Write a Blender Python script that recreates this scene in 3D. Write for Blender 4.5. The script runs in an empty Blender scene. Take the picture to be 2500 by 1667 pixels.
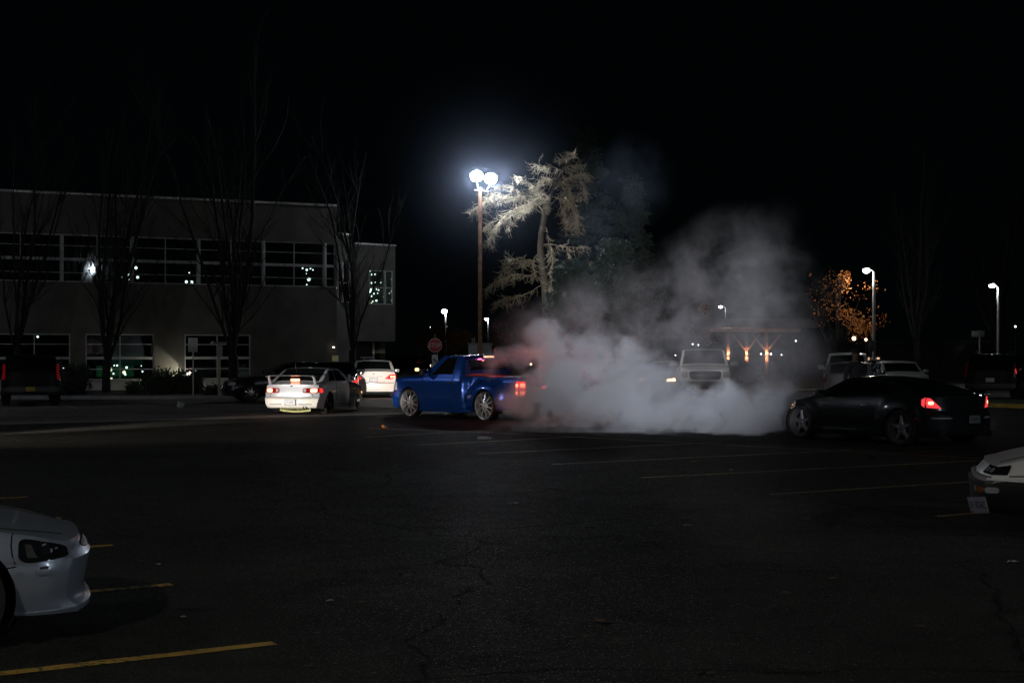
import bpy, bmesh, math, random
import numpy as np
from mathutils import Vector, Matrix, noise
random.seed(7)
sc = bpy.context.scene
COL = sc.collection
R = math.radians

# ------------------------------------------------------------------ camera, world, exposure
cam_d = bpy.data.cameras.new('camera')
cam = bpy.data.objects.new('camera', cam_d)
COL.objects.link(cam)
cam.location = (0, 0, 1.7)
cam.rotation_euler = (R(90), 0, 0)
cam_d.sensor_width = 36
cam_d.lens = 50
cam_d.shift_y = 0.0114
cam_d.clip_end = 1500
sc.camera = cam
world = bpy.data.worlds.new('World')
sc.world = world
world.use_nodes = True
wbg = world.node_tree.nodes['Background']
wbg.inputs[0].default_value = (0.30, 0.62, 0.75, 1)
wbg.inputs[1].default_value = 0.0011
sc.view_settings.view_transform = 'Standard'
sc.view_settings.look = 'None'
sc.view_settings.gamma = 1
sc.view_settings.exposure = 0
sc.view_settings.use_curve_mapping = False
try:
    sc.cycles.use_denoising = True
    sc.cycles.denoiser = 'OPENIMAGEDENOISE'
    sc.cycles.max_bounces = 5
    sc.cycles.volume_bounces = 2
    sc.cycles.transparent_max_bounces = 12
    sc.cycles.sample_clamp_indirect = 3
    sc.cycles.volume_step_rate = 1.0
    sc.cycles.volume_max_steps = 128
    sc.cycles.use_light_tree = True
except Exception as e:
    print(e)

F, CX, HY = 3472.2, 1250.0, 862.0
def W(px, py, d):                       # point seen at a photo pixel, d metres away
    return Vector(((px - CX) / F * d, d, 1.7 - (py - HY) / F * d))
def G(px, py):                          # ground point seen at a photo pixel
    d = 1.7 * F / (py - HY)
    return Vector(((px - CX) / F * d, d, 0))
def GD(px, d):
    return Vector(((px - CX) / F * d, d, 0))

# ------------------------------------------------------------------ materials
MATS = {}
def mat(name, col=(.5,.5,.5), rough=.5, metal=0, coat=0, spec=.5, emit=None, estr=0, bump=0, bscale=20, var=0, vscale=3, coatr=.03, trans=0, alpha=1, sub=None):
    if name in MATS: return MATS[name]
    m = bpy.data.materials.new(name); m.use_nodes = True
    nt = m.node_tree; b = nt.nodes['Principled BSDF']
    b.inputs['Base Color'].default_value = (*col, 1)
    b.inputs['Roughness'].default_value = rough
    b.inputs['Metallic'].default_value = metal
    b.inputs['Coat Weight'].default_value = coat
    b.inputs['Coat Roughness'].default_value = coatr
    b.inputs['Specular IOR Level'].default_value = spec
    b.inputs['Transmission Weight'].default_value = trans
    if emit:
        b.inputs['Emission Color'].default_value = (*emit, 1)
        b.inputs['Emission Strength'].default_value = estr
    tc = nt.nodes.new('ShaderNodeTexCoord')
    if var:
        n = nt.nodes.new('ShaderNodeTexNoise'); n.inputs['Scale'].default_value = vscale; n.inputs['Detail'].default_value = 6
        nt.links.new(tc.outputs['Object'], n.inputs['Vector'])
        r = nt.nodes.new('ShaderNodeMapRange'); r.inputs['From Min'].default_value = .3; r.inputs['From Max'].default_value = .7
        r.inputs['To Min'].default_value = 1 - var; r.inputs['To Max'].default_value = 1 + var
        nt.links.new(n.outputs['Fac'], r.inputs['Value'])
        mx = nt.nodes.new('ShaderNodeVectorMath'); mx.operation = 'SCALE'; mx.inputs[0].default_value = col
        nt.links.new(r.outputs['Result'], mx.inputs['Scale']); nt.links.new(mx.outputs['Vector'], b.inputs['Base Color'])
        r2 = nt.nodes.new('ShaderNodeMapRange'); r2.inputs['To Min'].default_value = max(0, rough*.8); r2.inputs['To Max'].default_value = min(1, rough*1.25)
        nt.links.new(n.outputs['Fac'], r2.inputs['Value']); nt.links.new(r2.outputs['Result'], b.inputs['Roughness'])
    if bump:
        n = nt.nodes.new('ShaderNodeTexNoise'); n.inputs['Scale'].default_value = bscale; n.inputs['Detail'].default_value = 4
        nt.links.new(tc.outputs['Object'], n.inputs['Vector'])
        bp = nt.nodes.new('ShaderNodeBump'); bp.inputs['Strength'].default_value = bump; bp.inputs['Distance'].default_value = .02
        nt.links.new(n.outputs['Fac'], bp.inputs['Height']); nt.links.new(bp.outputs['Normal'], b.inputs['Normal'])
    MATS[name] = m
    return m

def asphalt(name, base, glint=1.0):
    m = bpy.data.materials.new(name); m.use_nodes = True
    nt = m.node_tree; b = nt.nodes['Principled BSDF']; L = nt.links.new
    tc = nt.nodes.new('ShaderNodeTexCoord')
    def ns(scale, det=3):
        n = nt.nodes.new('ShaderNodeTexNoise'); n.inputs['Scale'].default_value = scale; n.inputs['Detail'].default_value = det
        L(tc.outputs['Object'], n.inputs['Vector']); return n
    big = ns(.35, 5); mid = ns(3.0, 6); fine = ns(90, 2)
    def mr(src, a, b_, c, d):
        r = nt.nodes.new('ShaderNodeMapRange'); r.inputs['From Min'].default_value = a; r.inputs['From Max'].default_value = b_
        r.inputs['To Min'].default_value = c; r.inputs['To Max'].default_value = d; L(src, r.inputs['Value']); return r.outputs['Result']
    def mul(a, b_):
        q = nt.nodes.new('ShaderNodeMath'); q.operation = 'MULTIPLY'; L(a, q.inputs[0]); L(b_, q.inputs[1]); return q.outputs[0]
    st2 = ns(.9, 8); st2.inputs['Distortion'].default_value = 1.5
    f = mul(mul(mr(big.outputs['Fac'], .3, .7, .65, 1.35), mr(mid.outputs['Fac'], .3, .7, .8, 1.2)), mul(mr(fine.outputs['Fac'], .35, .7, .6, 1.7), mr(st2.outputs['Fac'], .56, .64, 1.0, .68)))
    # thin wandering cracks
    wv = nt.nodes.new('ShaderNodeVectorMath'); wv.operation = 'SCALE'; wv.inputs['Scale'].default_value = .9; wn = ns(.8, 6); L(wn.outputs['Color'], wv.inputs[0])
    wa = nt.nodes.new('ShaderNodeVectorMath'); wa.operation = 'ADD'; L(tc.outputs['Object'], wa.inputs[0]); L(wv.outputs[0], wa.inputs[1])
    ck = nt.nodes.new('ShaderNodeTexVoronoi'); ck.feature = 'DISTANCE_TO_EDGE'; ck.inputs['Scale'].default_value = .22; L(wa.outputs[0], ck.inputs['Vector'])
    f = mul(f, mr(ck.outputs['Distance'], .0015, .006, .35, 1.0))
    sc_ = nt.nodes.new('ShaderNodeVectorMath'); sc_.operation = 'SCALE'; sc_.inputs[0].default_value = base
    L(f, sc_.inputs['Scale']); L(sc_.outputs['Vector'], b.inputs['Base Color'])
    vor = nt.nodes.new('ShaderNodeTexVoronoi'); vor.inputs['Scale'].default_value = 105
    L(tc.outputs['Object'], vor.inputs['Vector'])
    # a few smooth stone facets lie at a slant and catch a lamp
    ge = nt.nodes.new('ShaderNodeNewGeometry')
    sub = nt.nodes.new('ShaderNodeVectorMath'); sub.operation = 'SUBTRACT'; L(vor.outputs['Color'], sub.inputs[0]); sub.inputs[1].default_value = (.5,.5,.5)
    s2 = nt.nodes.new('ShaderNodeVectorMath'); s2.operation = 'MULTIPLY'; L(sub.outputs[0], s2.inputs[0]); s2.inputs[1].default_value = (.8*glint,.8*glint,0)
    ad = nt.nodes.new('ShaderNodeVectorMath'); ad.operation = 'ADD'; L(ge.outputs['Normal'], ad.inputs[0]); L(s2.outputs[0], ad.inputs[1])
    nm = nt.nodes.new('ShaderNodeVectorMath'); nm.operation = 'NORMALIZE'; L(ad.outputs[0], nm.inputs[0])
    bp = nt.nodes.new('ShaderNodeBump'); bp.inputs['Strength'].default_value = .5; bp.inputs['Distance'].default_value = .01
    L(fine.outputs['Fac'], bp.inputs['Height']); L(nm.outputs[0], bp.inputs['Normal']); L(bp.outputs['Normal'], b.inputs['Normal'])
    sx = nt.nodes.new('ShaderNodeSeparateXYZ'); L(vor.outputs['Color'], sx.inputs[0])
    L(mr(sx.outputs[2], .93, .95, .92, .34), b.inputs['Roughness'])
    L(mr(sx.outputs[2], .93, .95, .06, .45), b.inputs['Specular IOR Level'])
    MATS[name] = m
    return m

def worn(name, col, wear):
    m = mat(name, col, .6, var=.25, vscale=7, bump=.3, bscale=60); nt = m.node_tree; L = nt.links.new; b = nt.nodes['Principled BSDF']
    src = b.inputs['Base Color'].links[0].from_socket
    tc = nt.nodes.new('ShaderNodeTexCoord'); n = nt.nodes.new('ShaderNodeTexNoise'); n.inputs['Scale'].default_value = 22; n.inputs['Detail'].default_value = 6; L(tc.outputs['Object'], n.inputs['Vector'])
    n2 = nt.nodes.new('ShaderNodeTexNoise'); n2.inputs['Scale'].default_value = 1.3; L(tc.outputs['Object'], n2.inputs['Vector'])
    a = nt.nodes.new('ShaderNodeMath'); a.operation = 'MULTIPLY_ADD'; a.inputs[1].default_value = .5; L(n2.outputs['Fac'], a.inputs[0]); L(n.outputs['Fac'], a.inputs[2])
    r = nt.nodes.new('ShaderNodeMapRange'); r.inputs['From Min'].default_value = wear; r.inputs['From Max'].default_value = wear+.05; L(a.outputs[0], r.inputs['Value'])
    x = nt.nodes.new('ShaderNodeMix'); x.data_type = 'RGBA'; x.inputs[7].default_value = (.035,.034,.03,1); L(r.outputs[0], x.inputs[0]); L(src, x.inputs[6]); L(x.outputs[2], b.inputs['Base Color'])
    return m

# ------------------------------------------------------------------ objects
def tag(o, label=None, cat=None, group=None, kind=None):
    if label: o['label'] = label
    if cat: o['category'] = cat
    if group: o['group'] = group
    if kind: o['kind'] = kind
    return o
def empty(name, loc=(0,0,0), rz=0, label=None, cat=None, group=None):
    o = bpy.data.objects.new(name, None); COL.objects.link(o)
    o.location = loc; o.rotation_euler = (0, 0, rz); o.empty_display_size = .2
    return tag(o, label, cat, group)
def link(name, me, parent=None, loc=None):
    o = bpy.data.objects.new(name, me); COL.objects.link(o)
    if parent: o.parent = parent
    if loc is not None: o.location = loc
    return o
def copy_tree(o, parent=None):
    c = o.copy(); COL.objects.link(c); c.parent = parent
    for ch in list(o.children): copy_tree(ch, c)
    return c

class MB:
    def __init__(s): s.v = []; s.f = []; s.m = []; s.mi = 0
    def add(s, vs, fs):
        n = len(s.v); s.v.extend([tuple(p) for p in vs]); s.f.extend([tuple(i + n for i in f) for f in fs]); s.m.extend([s.mi] * len(fs))
    def box(s, c, d, M=None, bev=0):
        x, y, z = d[0]/2, d[1]/2, d[2]/2
        vs = [Vector((sx*x, sy*y, sz*z)) for sx in (-1,1) for sy in (-1,1) for sz in (-1,1)]
        if bev:
            bm = bmesh.new()
            bvs = [bm.verts.new(v) for v in vs]
            for f in [(0,1,3,2),(4,6,7,5),(0,4,5,1),(2,3,7,6),(0,2,6,4),(1,5,7,3)]: bm.faces.new([bvs[i] for i in f])
            bmesh.ops.bevel(bm, geom=bm.edges[:], offset=bev, segments=2, affect='EDGES', profile=.5)
            bm.verts.index_update()
            vs = [v.co.copy() for v in bm.verts]; fs = [[v.index for v in f.verts] for f in bm.faces]; bm.free()
        else:
            fs = [(0,1,3,2),(4,6,7,5),(0,4,5,1),(2,3,7,6),(0,2,6,4),(1,5,7,3)]
        if M: vs = [M @ v for v in vs]
        c = Vector(c)
        s.add([v + c for v in vs], fs); return s
    def tube(s, pts, rs, n=8, cap=True):
        pts = [Vector(p) for p in pts]
        if not hasattr(rs, '__len__'): rs = [rs]*len(pts)
        vs = []; up = None
        for i, p in enumerate(pts):
            t = (pts[min(i+1, len(pts)-1)] - pts[max(i-1, 0)])
            if t.length < 1e-9: t = Vector((0,0,1))
            t.normalize()
            if up is None: up = Vector((1,0,0)) if abs(t.x) < .8 else Vector((0,1,0))
            a = t.cross(up).normalized(); b = t.cross(a); up = -b if False else up
            for k in range(n):
                th = 2*math.pi*k/n
                vs.append(p + (a*math.cos(th) + b*math.sin(th))*rs[i])
        fs = [(i*n+k, i*n+(k+1)%n, (i+1)*n+(k+1)%n, (i+1)*n+k) for i in range(len(pts)-1) for k in range(n)]
        if cap: fs += [tuple(range(n))[::-1], tuple((len(pts)-1)*n + k for k in range(n))]
        s.add(vs, fs); return s
    def lathe(s, prof, n=32, axis='y', c=(0,0,0), cap=False):      # prof: (r, h)
        vs = []
        for r, h in prof:
            for k in range(n):
                a = 2*math.pi*k/n
                p = (r*math.cos(a), h, r*math.sin(a)) if axis == 'y' else ((r*math.cos(a), r*math.sin(a), h) if axis == 'z' else (h, r*math.cos(a), r*math.sin(a)))
                vs.append(Vector(p) + Vector(c))
        fs = [(i*n+k, i*n+(k+1)%n, (i+1)*n+(k+1)%n, (i+1)*n+k) for i in range(len(prof)-1) for k in range(n)]
        if cap: fs += [tuple(range(n)), tuple((len(prof)-1)*n + k for k in range(n))[::-1]]
        s.add(vs, fs); return s
    def prism(s, poly, y0, y1, axis='y'):                 # poly in (x,z), extruded along y
        n = len(poly)
        P = lambda a, b, h: (a, h, b) if axis == 'y' else ((a, b, h) if axis == 'z' else (h, a, b))
        vs = [P(a, b, y0) for a, b in poly] + [P(a, b, y1) for a, b in poly]
        fs = [tuple(range(n)), tuple(range(n, 2*n))[::-1]] + [(i, (i+1) % n, n+(i+1) % n, n+i)[::-1] for i in range(n)]
        s.add(vs, fs); return s
    def sphere(s, c, r, n=12, sq=(1,1,1)):
        prof = [(math.sin(math.pi*i/n)*r, -math.cos(math.pi*i/n)*r) for i in range(n+1)]
        vs = []; m = n*2
        for rr, h in prof:
            for k in range(m):
                a = 2*math.pi*k/m; vs.append((c[0]+rr*math.cos(a)*sq[0], c[1]+rr*math.sin(a)*sq[1], c[2]+h*sq[2]))
        s.add(vs, [(i*m+k, i*m+(k+1)%m, (i+1)*m+(k+1)%m, (i+1)*m+k) for i in range(n) for k in range(m)]); return s
    def mesh(s, name, mats, smooth=40, merge=1e-5):
        me = bpy.data.meshes.new(name); me.from_pydata(s.v, [], s.f)
        for m in (mats if isinstance(mats, (list, tuple)) else [mats]): me.materials.append(m)
        if max(s.m or [0]) > 0: me.polygons.foreach_set('material_index', s.m)
        if merge:
            bm = bmesh.new(); bm.from_mesh(me)
            bmesh.ops.remove_doubles(bm, verts=bm.verts, dist=merge)
            bmesh.ops.recalc_face_normals(bm, faces=bm.faces)
            bm.to_mesh(me); bm.free()
        if smooth:
            me.polygons.foreach_set('use_smooth', [True]*len(me.polygons))
            me.set_sharp_from_angle(angle=R(smooth))
        me.update()
        return me
    def build(s, name, mats, parent=None, smooth=40, loc=None, merge=1e-5):
        return link(name, s.mesh(name, mats, smooth, merge), parent, loc)

def text_mesh(body, size, ext=.004, align='CENTER'):
    cu = bpy.data.curves.new('lettering', 'FONT'); cu.body = body; cu.size = size; cu.extrude = ext
    cu.align_x = align; cu.align_y = 'CENTER'; cu.resolution_u = 3
    o = bpy.data.objects.new('tmp', cu); COL.objects.link(o)
    dg = bpy.context.evaluated_depsgraph_get(); dg.update()
    me = bpy.data.meshes.new_from_object(o.evaluated_get(dg))
    bpy.data.objects.remove(o); bpy.data.curves.remove(cu)
    return me
def text(body, size, m, parent, loc, rot, ext=.004, sx=1):
    me = text_mesh(body, size, ext); me.materials.clear(); me.materials.append(m); me.name = 'lettering'
    o = link('lettering', me, parent, loc); o.rotation_euler = rot; o.scale = (sx, 1, 1)
    return o
def lamp_light(name, kind, loc, power, col, radius=.1, parent=None, rot=None, spot=None, blend=.5):
    d = bpy.data.lights.new(name, kind); d.energy = power; d.color = col
    if kind in ('POINT', 'SPOT'): d.shadow_soft_size = radius
    if kind == 'SPOT': d.spot_size = R(spot); d.spot_blend = blend
    o = bpy.data.objects.new(name, d); COL.objects.link(o); o.location = loc
    if rot is not None: o.rotation_euler = rot
    if parent: o.parent = parent
    return o
def aim(v):                                             # rotation that points a lamp's -Z along v
    return Vector(v).to_track_quat('-Z', 'Y').to_euler()

# ------------------------------------------------------------------ shared materials
M_tyre = mat('tyre_rubber', (.018,.018,.018), .8, bump=.3, bscale=60)
M_glass = mat('tinted_glass', (.006,.007,.008), .04, coat=0, spec=.6)
M_black = mat('black_plastic', (.012,.012,.013), .45, bump=.1)
M_dark = mat('dark_recess', (.004,.004,.004), .9)
M_chrome = mat('chrome', (.75,.75,.77), .12, 1)
M_alu = mat('brushed_alloy', (.5,.51,.53), .28, 1, var=.1)
M_seam = mat('panel_gap', (.005,.005,.005), .8)
M_taildim = mat('red_lens', (.22,.006,.008), .12, coat=.5)
M_clear = mat('clear_lens', (.35,.36,.38), .1, coat=.6)
M_amberd = mat('amber_lens', (.35,.11,.015), .15, coat=.5)
M_plate = mat('plate_white', (.55,.57,.62), .5, var=.1)
M_platetext = mat('plate_ink', (.03,.05,.13), .6)
def paint(name, col, rough=.35, metal=0, coat=.8, var=.03):
    return mat(name, col, rough, metal, coat, spec=.22, var=var, vscale=2, coatr=.05)
# ------------------------------------------------------------------ vehicles
def lerpk(keys, x):
    if x <= keys[0][0]: return keys[0][1]
    for (a, va), (b, vb) in zip(keys, keys[1:]):
        if x <= b: return va + (vb - va)*(x - a)/max(1e-9, b - a)
    return keys[-1][1]
def sm(keys, x, h):
    if h <= 0: return lerpk(keys, x)
    return sum(w*lerpk(keys, x + o*h) for o, w in ((-1,.12),(-.5,.22),(0,.32),(.5,.22),(1,.12)))

class Shell:
    """A car body: a surface over (length x, section v); v 0..1 flank, 1..2 side glass band, 2..3 roof."""
    def __init__(s, sp):
        s.sp = sp; s.L = sp['L']; s.h = sp.get('smooth', .07)
        s.tum = sp.get('tum', .32); s.crown = sp.get('crown', .045)
        s.pr, s.pf = sp.get('pr', .16), sp.get('pf', .28)
        s.E = sp.get('E', .85)
    def prof(s, x):
        sp = s.sp
        zb = lerpk(sp['bot'], x); zs = sm(sp['belt'], x, .12); zt = max(sm(sp['top'], x, s.h), zs + .012)
        w = sm(sp['half'], x, .1)
        return zb, zs, zt, w
    def local(s, x, v):
        zb, zs, zt, w = s.prof(x)
        if v <= 1:
            y = w - s.sp.get('tuck', .09)*(1-v)**3 - s.sp.get('shoulder', .055)*v**4
            z = zb + (zs-zb)*v
            for (xw, zc, rx, rz, am) in s.sp.get('bulge', ()):
                q = 1 - ((x-xw)/rx)**2 - ((z-zc)/rz)**2
                if q > 0: y += am*min(1, q*1.6)**.6
            for (zc, th, am) in s.sp.get('crease', ()):
                y += am*math.exp(-((z-zc)/th)**2)
            return y, z, w
        ysh = w - s.sp.get('shoulder', .055)
        gh = max(0, zt - zs - s.crown)
        inset = .02 + s.tum*gh
        if v <= 2:
            t = v - 1
            return ysh - inset*t**1.15, zs + (gh + min(zt-zs, .012))*t, w
        q = v - 2
        wr = ysh - inset; zr = zs + gh + min(zt-zs, .012)
        a = 1 - q
        return wr*a, zr + (zt - zr)*(1 - abs(a)**2.4), w
    def deform(s, x, y, z, w):
        fr = max(0, 1 - x/s.E)**2; ff = max(0, 1 - (s.L-x)/s.E)**2
        yy = min(1.05, abs(y)/w)
        return Vector((x + fr*(lerpk(s.sp['rear'], z) + s.pr*yy**3.5) - ff*(lerpk(s.sp['front'], z) + s.pf*yy**2.8), y, z))
    def P(s, x, v, side=1):
        y, z, w = s.local(x, v)
        p = s.deform(x, y, z, w); p.y *= side; return p
    def top(s, x, a):                                   # a -1..1 across the roof
        y, z, w = s.local(x, 3 - abs(a)); p = s.deform(x, y, z, w); p.y *= (1 if a >= 0 else -1); return p
    def v_of(s, x, z):
        zb, zs, zt, w = s.prof(x)
        if z <= zs: return (z-zb)/(zs-zb)
        gh = max(1e-3, zt - zs - s.crown + .012)
        return min(2, 1 + (z-zs)/gh)
    def cap(s, end, y, z):                              # a point on the rear (0) or front (1) face
        x = 0 if end == 0 else s.L
        zb, zs, zt, w = s.prof(x)
        v = min(1, max(0, (z-zb)/(zs-zb)))
        yl = s.local(x, v)[0]
        yy = max(-yl, min(yl, y))
        return s.deform(x, yy, z, w)

def sgrid(mb, f, n, m, eps=.006, back=.02, ref=None):
    """closed slab over f(i/n, j/m); lies eps outside the surface"""
    A = [[f(i/n, j/m) for j in range(m+1)] for i in range(n+1)]
    N = [[None]*(m+1) for _ in range(n+1)]
    for i in range(n+1):
        for j in range(m+1):
            du = A[min(i+1,n)][j] - A[max(i-1,0)][j]; dv = A[i][min(j+1,m)] - A[i][max(j-1,0)]
            nn = du.cross(dv)
            if nn.length < 1e-9: nn = Vector((0,0,1))
            nn.normalize()
            N[i][j] = nn
    c = sum((p for r in A for p in r), Vector())/((n+1)*(m+1))
    nm = sum((p for r in N for p in r), Vector())
    if nm.dot(c - (ref or Vector((c.x*0 + 2.2, 0, .5)))) < 0: N = [[-p for p in r] for r in N]
    vs = [A[i][j] + N[i][j]*eps for i in range(n+1) for j in range(m+1)] + [A[i][j] - N[i][j]*back for i in range(n+1) for j in range(m+1)]
    K = (n+1)*(m+1); ix = lambda i, j: i*(m+1)+j
    fs = [(ix(i,j), ix(i+1,j), ix(i+1,j+1), ix(i,j+1)) for i in range(n) for j in range(m)]
    fs += [tuple(K+q for q in f_)[::-1] for f_ in list(fs)]
    for i in range(n):
        fs += [(ix(i,0), K+ix(i,0), K+ix(i+1,0), ix(i+1,0)), (ix(i,m), ix(i+1,m), K+ix(i+1,m), K+ix(i,m))]
    for j in range(m):
        fs += [(ix(0,j), ix(0,j+1), K+ix(0,j+1), K+ix(0,j)), (ix(n,j), K+ix(n,j), K+ix(n,j+1), ix(n,j+1))]
    mb.add(vs, fs)

def quad_map(c, rnd=0):
    """corners (a,b) p00,p10,p11,p01 -> function of (u,v); rnd rounds the outline"""
    def f(u, v):
        a, b = 2*u-1, 2*v-1
        if rnd:
            mx = max(abs(a), abs(b))
            if mx > 1e-6:
                pn = (abs(a)**rnd + abs(b)**rnd)**(1/rnd); a, b = a*mx/pn, b*mx/pn
        u, v = (a+1)/2, (b+1)/2
        return tuple((1-u)*(1-v)*c[0][k] + u*(1-v)*c[1][k] + u*v*c[2][k] + (1-u)*v*c[3][k] for k in range(2))
    return f

def frange(a, b, st):
    n = max(1, int(round((b-a)/st))); return [a + (b-a)*i/n for i in range(n+1)]

def make_wheel(parent, name, x, z, y, side, r, rr, width, style, m_rim, steer=0, label=None):
    """wheel > tyre, rim, hub_cap, brake_disc; faces out on side"""
    root = MB()
    root.lathe([(rr*.98, width*.30), (rr*.9, -width*.1), (rr*.86, -width*.45)], 40)
    w = root.build(name, M_dark, parent)
    w.location = (x, y, z); w.rotation_euler = (0, 0, (0 if side > 0 else math.pi) + steer)
    if label: w['label'] = label
    h = width/2; t = MB()
    t.lathe([(rr*.97, -h*.8), (rr+ (r-rr)*.5, -h), (r-.012, -h*.86), (r, -h*.7), (r, h*.7), (r-.012, h*.9), (rr+(r-rr)*.5, h*1.02), (rr*.99, h*.86), (rr*.97, h*.80)], 48)
    t.build('tyre', M_tyre, w)
    k = MB(); lip = h*.84
    depth = .6*h if style != 'stock' else .25*h
    k.lathe([(rr*1.0, lip), (rr*1.0, lip+.008), (rr*.975, lip+.006), (rr*.955, lip-.02), (rr*.93, lip-depth), (rr*.88, lip-depth-.05)], 56)
    fy = lip - depth + .02
    ns = {'blade': 10, 'five': 5, 'stock': 7, 'multi': 8}[style]
    for i in range(ns):
        a = 2*math.pi*i/ns + .25; ca, sa = math.cos(a), math.sin(a)
        def pt(rad, off, yy): return (ca*rad - sa*off, yy, sa*rad + ca*off)
        if style == 'blade':
            secs = [(rr*.16, .034, fy+.06), (rr*.45, .022, fy+.045), (rr*.92, .009, fy)]
        elif style == 'five':
            secs = [(rr*.12, rr*.26, fy+.01), (rr*.5, rr*.15, fy+.012), (rr*.9, rr*.10, fy+.0)]
        elif style == 'stock':
            secs = [(rr*.15, .05, fy+.02), (rr*.5, .035, fy+.02), (rr*.92, .045, fy)]
        else:
            secs = [(rr*.15, .03, fy+.03), (rr*.5, .022, fy+.03), (rr*.92, .03, fy)]
        vs = []
        for rad, hw, yy in secs:
            vs += [pt(rad, -hw, yy-.02), pt(rad, -hw*.55, yy), pt(rad, hw*.55, yy), pt(rad, hw, yy-.02), pt(rad, 0, yy-.045)]
        fs = [(q*5+k_, q*5+(k_+1)%5, (q+1)*5+(k_+1)%5, (q+1)*5+k_) for q in range(2) for k_ in range(5)] + [(0,1,2,3,4), (14,13,12,11,10)]
        k.add(vs, fs)
    k.build('rim', m_rim, w)
    c = MB(); c.lathe([(0, fy+.085 if style == 'blade' else fy+.035), (rr*.10, fy+.08 if style == 'blade' else fy+.03), (rr*.17, fy+.055 if style=='blade' else fy+.015), (rr*.22, fy-.02)], 24)
    c.build('hub_cap', m_rim, w)
    d = MB(); d.lathe([(0, -.02), (rr*.68, -.02), (rr*.68, -.04), (0, -.04)], 32); d.build('brake_disc', mat('disc_iron', (.12,.12,.12), .5, 1), w)
    return w

def make_car(sp, name, loc, heading, label, cat, group=None, ref=None, scale=None):
    """sp is the shape sheet.  Local frame: x forward from the rear bumper, y left, z up."""
    S = Shell(sp); L = S.L
    root = empty(name, (0,0,0), 0, label, cat, group)
    yaw = math.atan2(heading[1], heading[0])
    root.rotation_euler = (0, 0, yaw)
    refp = Vector(ref or (L/2, 0, 0))
    if scale: root.scale = scale; refp = Vector(a*b for a, b in zip(refp, scale))
    root.location = Vector(loc) - Matrix.Rotation(yaw, 3, 'Z') @ refp
    st = sp.get('step', .05)
    xs = set(round(x, 4) for x in frange(0, L, st))
    brk = sorted(set(sp.get('cuts', ())))
    for c in brk:
        near = [x for x in xs if abs(x-c) < st*.45 and x not in (0, round(L,4))]
        for x in near: xs.discard(x)
        xs.add(round(c, 4))
    xs = sorted(xs)
    vside = [i/14 for i in range(15)]; vg = [1 + i/5 for i in range(1, 6)]; vt = [2 + i/8 for i in range(1, 9)]
    vv = vside + vg + vt
    reg = sp.get('region', lambda kind, x, y, z: 'body')
    mm = sp['paint']; pm = sp.get('paints', {})
    parts = {}
    def put(nm, quad):
        c = quad[0]; key = nm
        if nm in ('door', 'front_fender', 'lower_quarter', 'bedside'): key = nm + ('|l' if sum(q.y for q in quad) > 0 else '|r')
        if nm == 'bumper': key = nm + ('|f' if c.x > L/2 else '|b')
        parts.setdefault(key, MB()).add(quad, [tuple(range(len(quad)))])
    wheels = sp['wheels']                               # (x, z, r, arch_r)
    grid = {}
    for sd in (1, -1):
        for i, x in enumerate(xs):
            for j, v in enumerate(vv):
                p = S.P(x, v, sd)
                if v <= 1:
                    for (xw, zw, r, ra) in wheels:
                        dx, dz = p.x-xw, p.z-zw; d = math.hypot(dx, dz)
                        if ra-.03 < d < ra+.028: p.x = xw+dx*ra/d; p.z = zw+dz*ra/d
                grid[sd, i, j] = p
        for i in range(len(xs)-1):
            for j in range(len(vv)-1):
                q = [grid[sd,i,j], grid[sd,i+1,j], grid[sd,i+1,j+1], grid[sd,i,j+1]]
                c = sum(q, Vector())/4
                if vv[j] < 1 and any(math.hypot(c.x-xw, c.z-zw) < ra*.985 for xw, zw, r, ra in wheels): continue
                kind = 'side' if vv[j] < 1 else ('band' if vv[j] < 2 else 'top')
                put(reg(kind, c.x, c.y, c.z), q)
    for end in (0, 1):
        ii = 0 if end == 0 else len(xs)-1; x = xs[ii]
        zb, zs, zt, w = S.prof(x)
        A = [1 - k/8 for k in range(17)]
        rows = []
        for j, v in enumerate(vside): 
            yl, z, w_ = S.local(x, v)
            row = []
            for a in A:
                if abs(a) == 1: row.append(grid[(1 if a > 0 else -1), ii, j])
                else: row.append(S.deform(x, a*yl, z, w_))
            rows.append(row)
        yl, z, w_ = S.local(x, 2); jt = vv.index(2.0)
        rows.append([grid[(1 if a >= 0 else -1), ii, vv.index(vt[int(round((1-abs(a))*8))-1]) if abs(a) < 1 else jt] for a in A])
        for r_ in range(len(rows)-1):
            for k in range(16):
                q = [rows[r_][k], rows[r_][k+1], rows[r_+1][k+1], rows[r_+1][k]]
                c = sum(q, Vector())/4
                put(reg('rear' if end == 0 else 'front', c.x, c.y, c.z), q)
    for nm, mb in parts.items():
        nm = nm.split('|')[0]
        o = mb.build(nm, pm.get(nm, mm), root, smooth=32, merge=2e-4)
        if nm in sp.get('labels', {}): o['label'] = sp['labels'][nm]
    # dark under-tray and wheel wells
    zb = sp['bot'][0][1]
    ub = MB(); ws = min(h for _, h in sp['half'])
    mn, mx_ = .35, L-.35
    ub.box(((mn+mx_)/2, 0, zb+.10), (mx_-mn, 2*ws-.42, .12)); 
    ub.build('underbody', M_dark, root)
    for (xw, zw, r, ra) in wheels:
        for sd in (1, -1):
            yo = S.P(xw, .55, sd).y
            k = MB(); n = 20; a0, a1 = R(-28), R(208)
            vs = []
            for i in range(n+1):
                a = a0 + (a1-a0)*i/n
                for yy, rr_ in ((yo - sd*.004, ra), (yo - sd*.30, ra)):
                    vs.append((xw + rr_*math.cos(a), yy, zw + rr_*math.sin(a)))
            k.add(vs, [(2*i, 2*i+1, 2*i+3, 2*i+2) for i in range(n)] + [tuple(2*i+1 for i in range(n+1))])
            k.build('wheel_well', M_dark, root, merge=0)
    ws_ = sp['wheel']                                   # (rim_r, width, style, material, inset)
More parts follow.
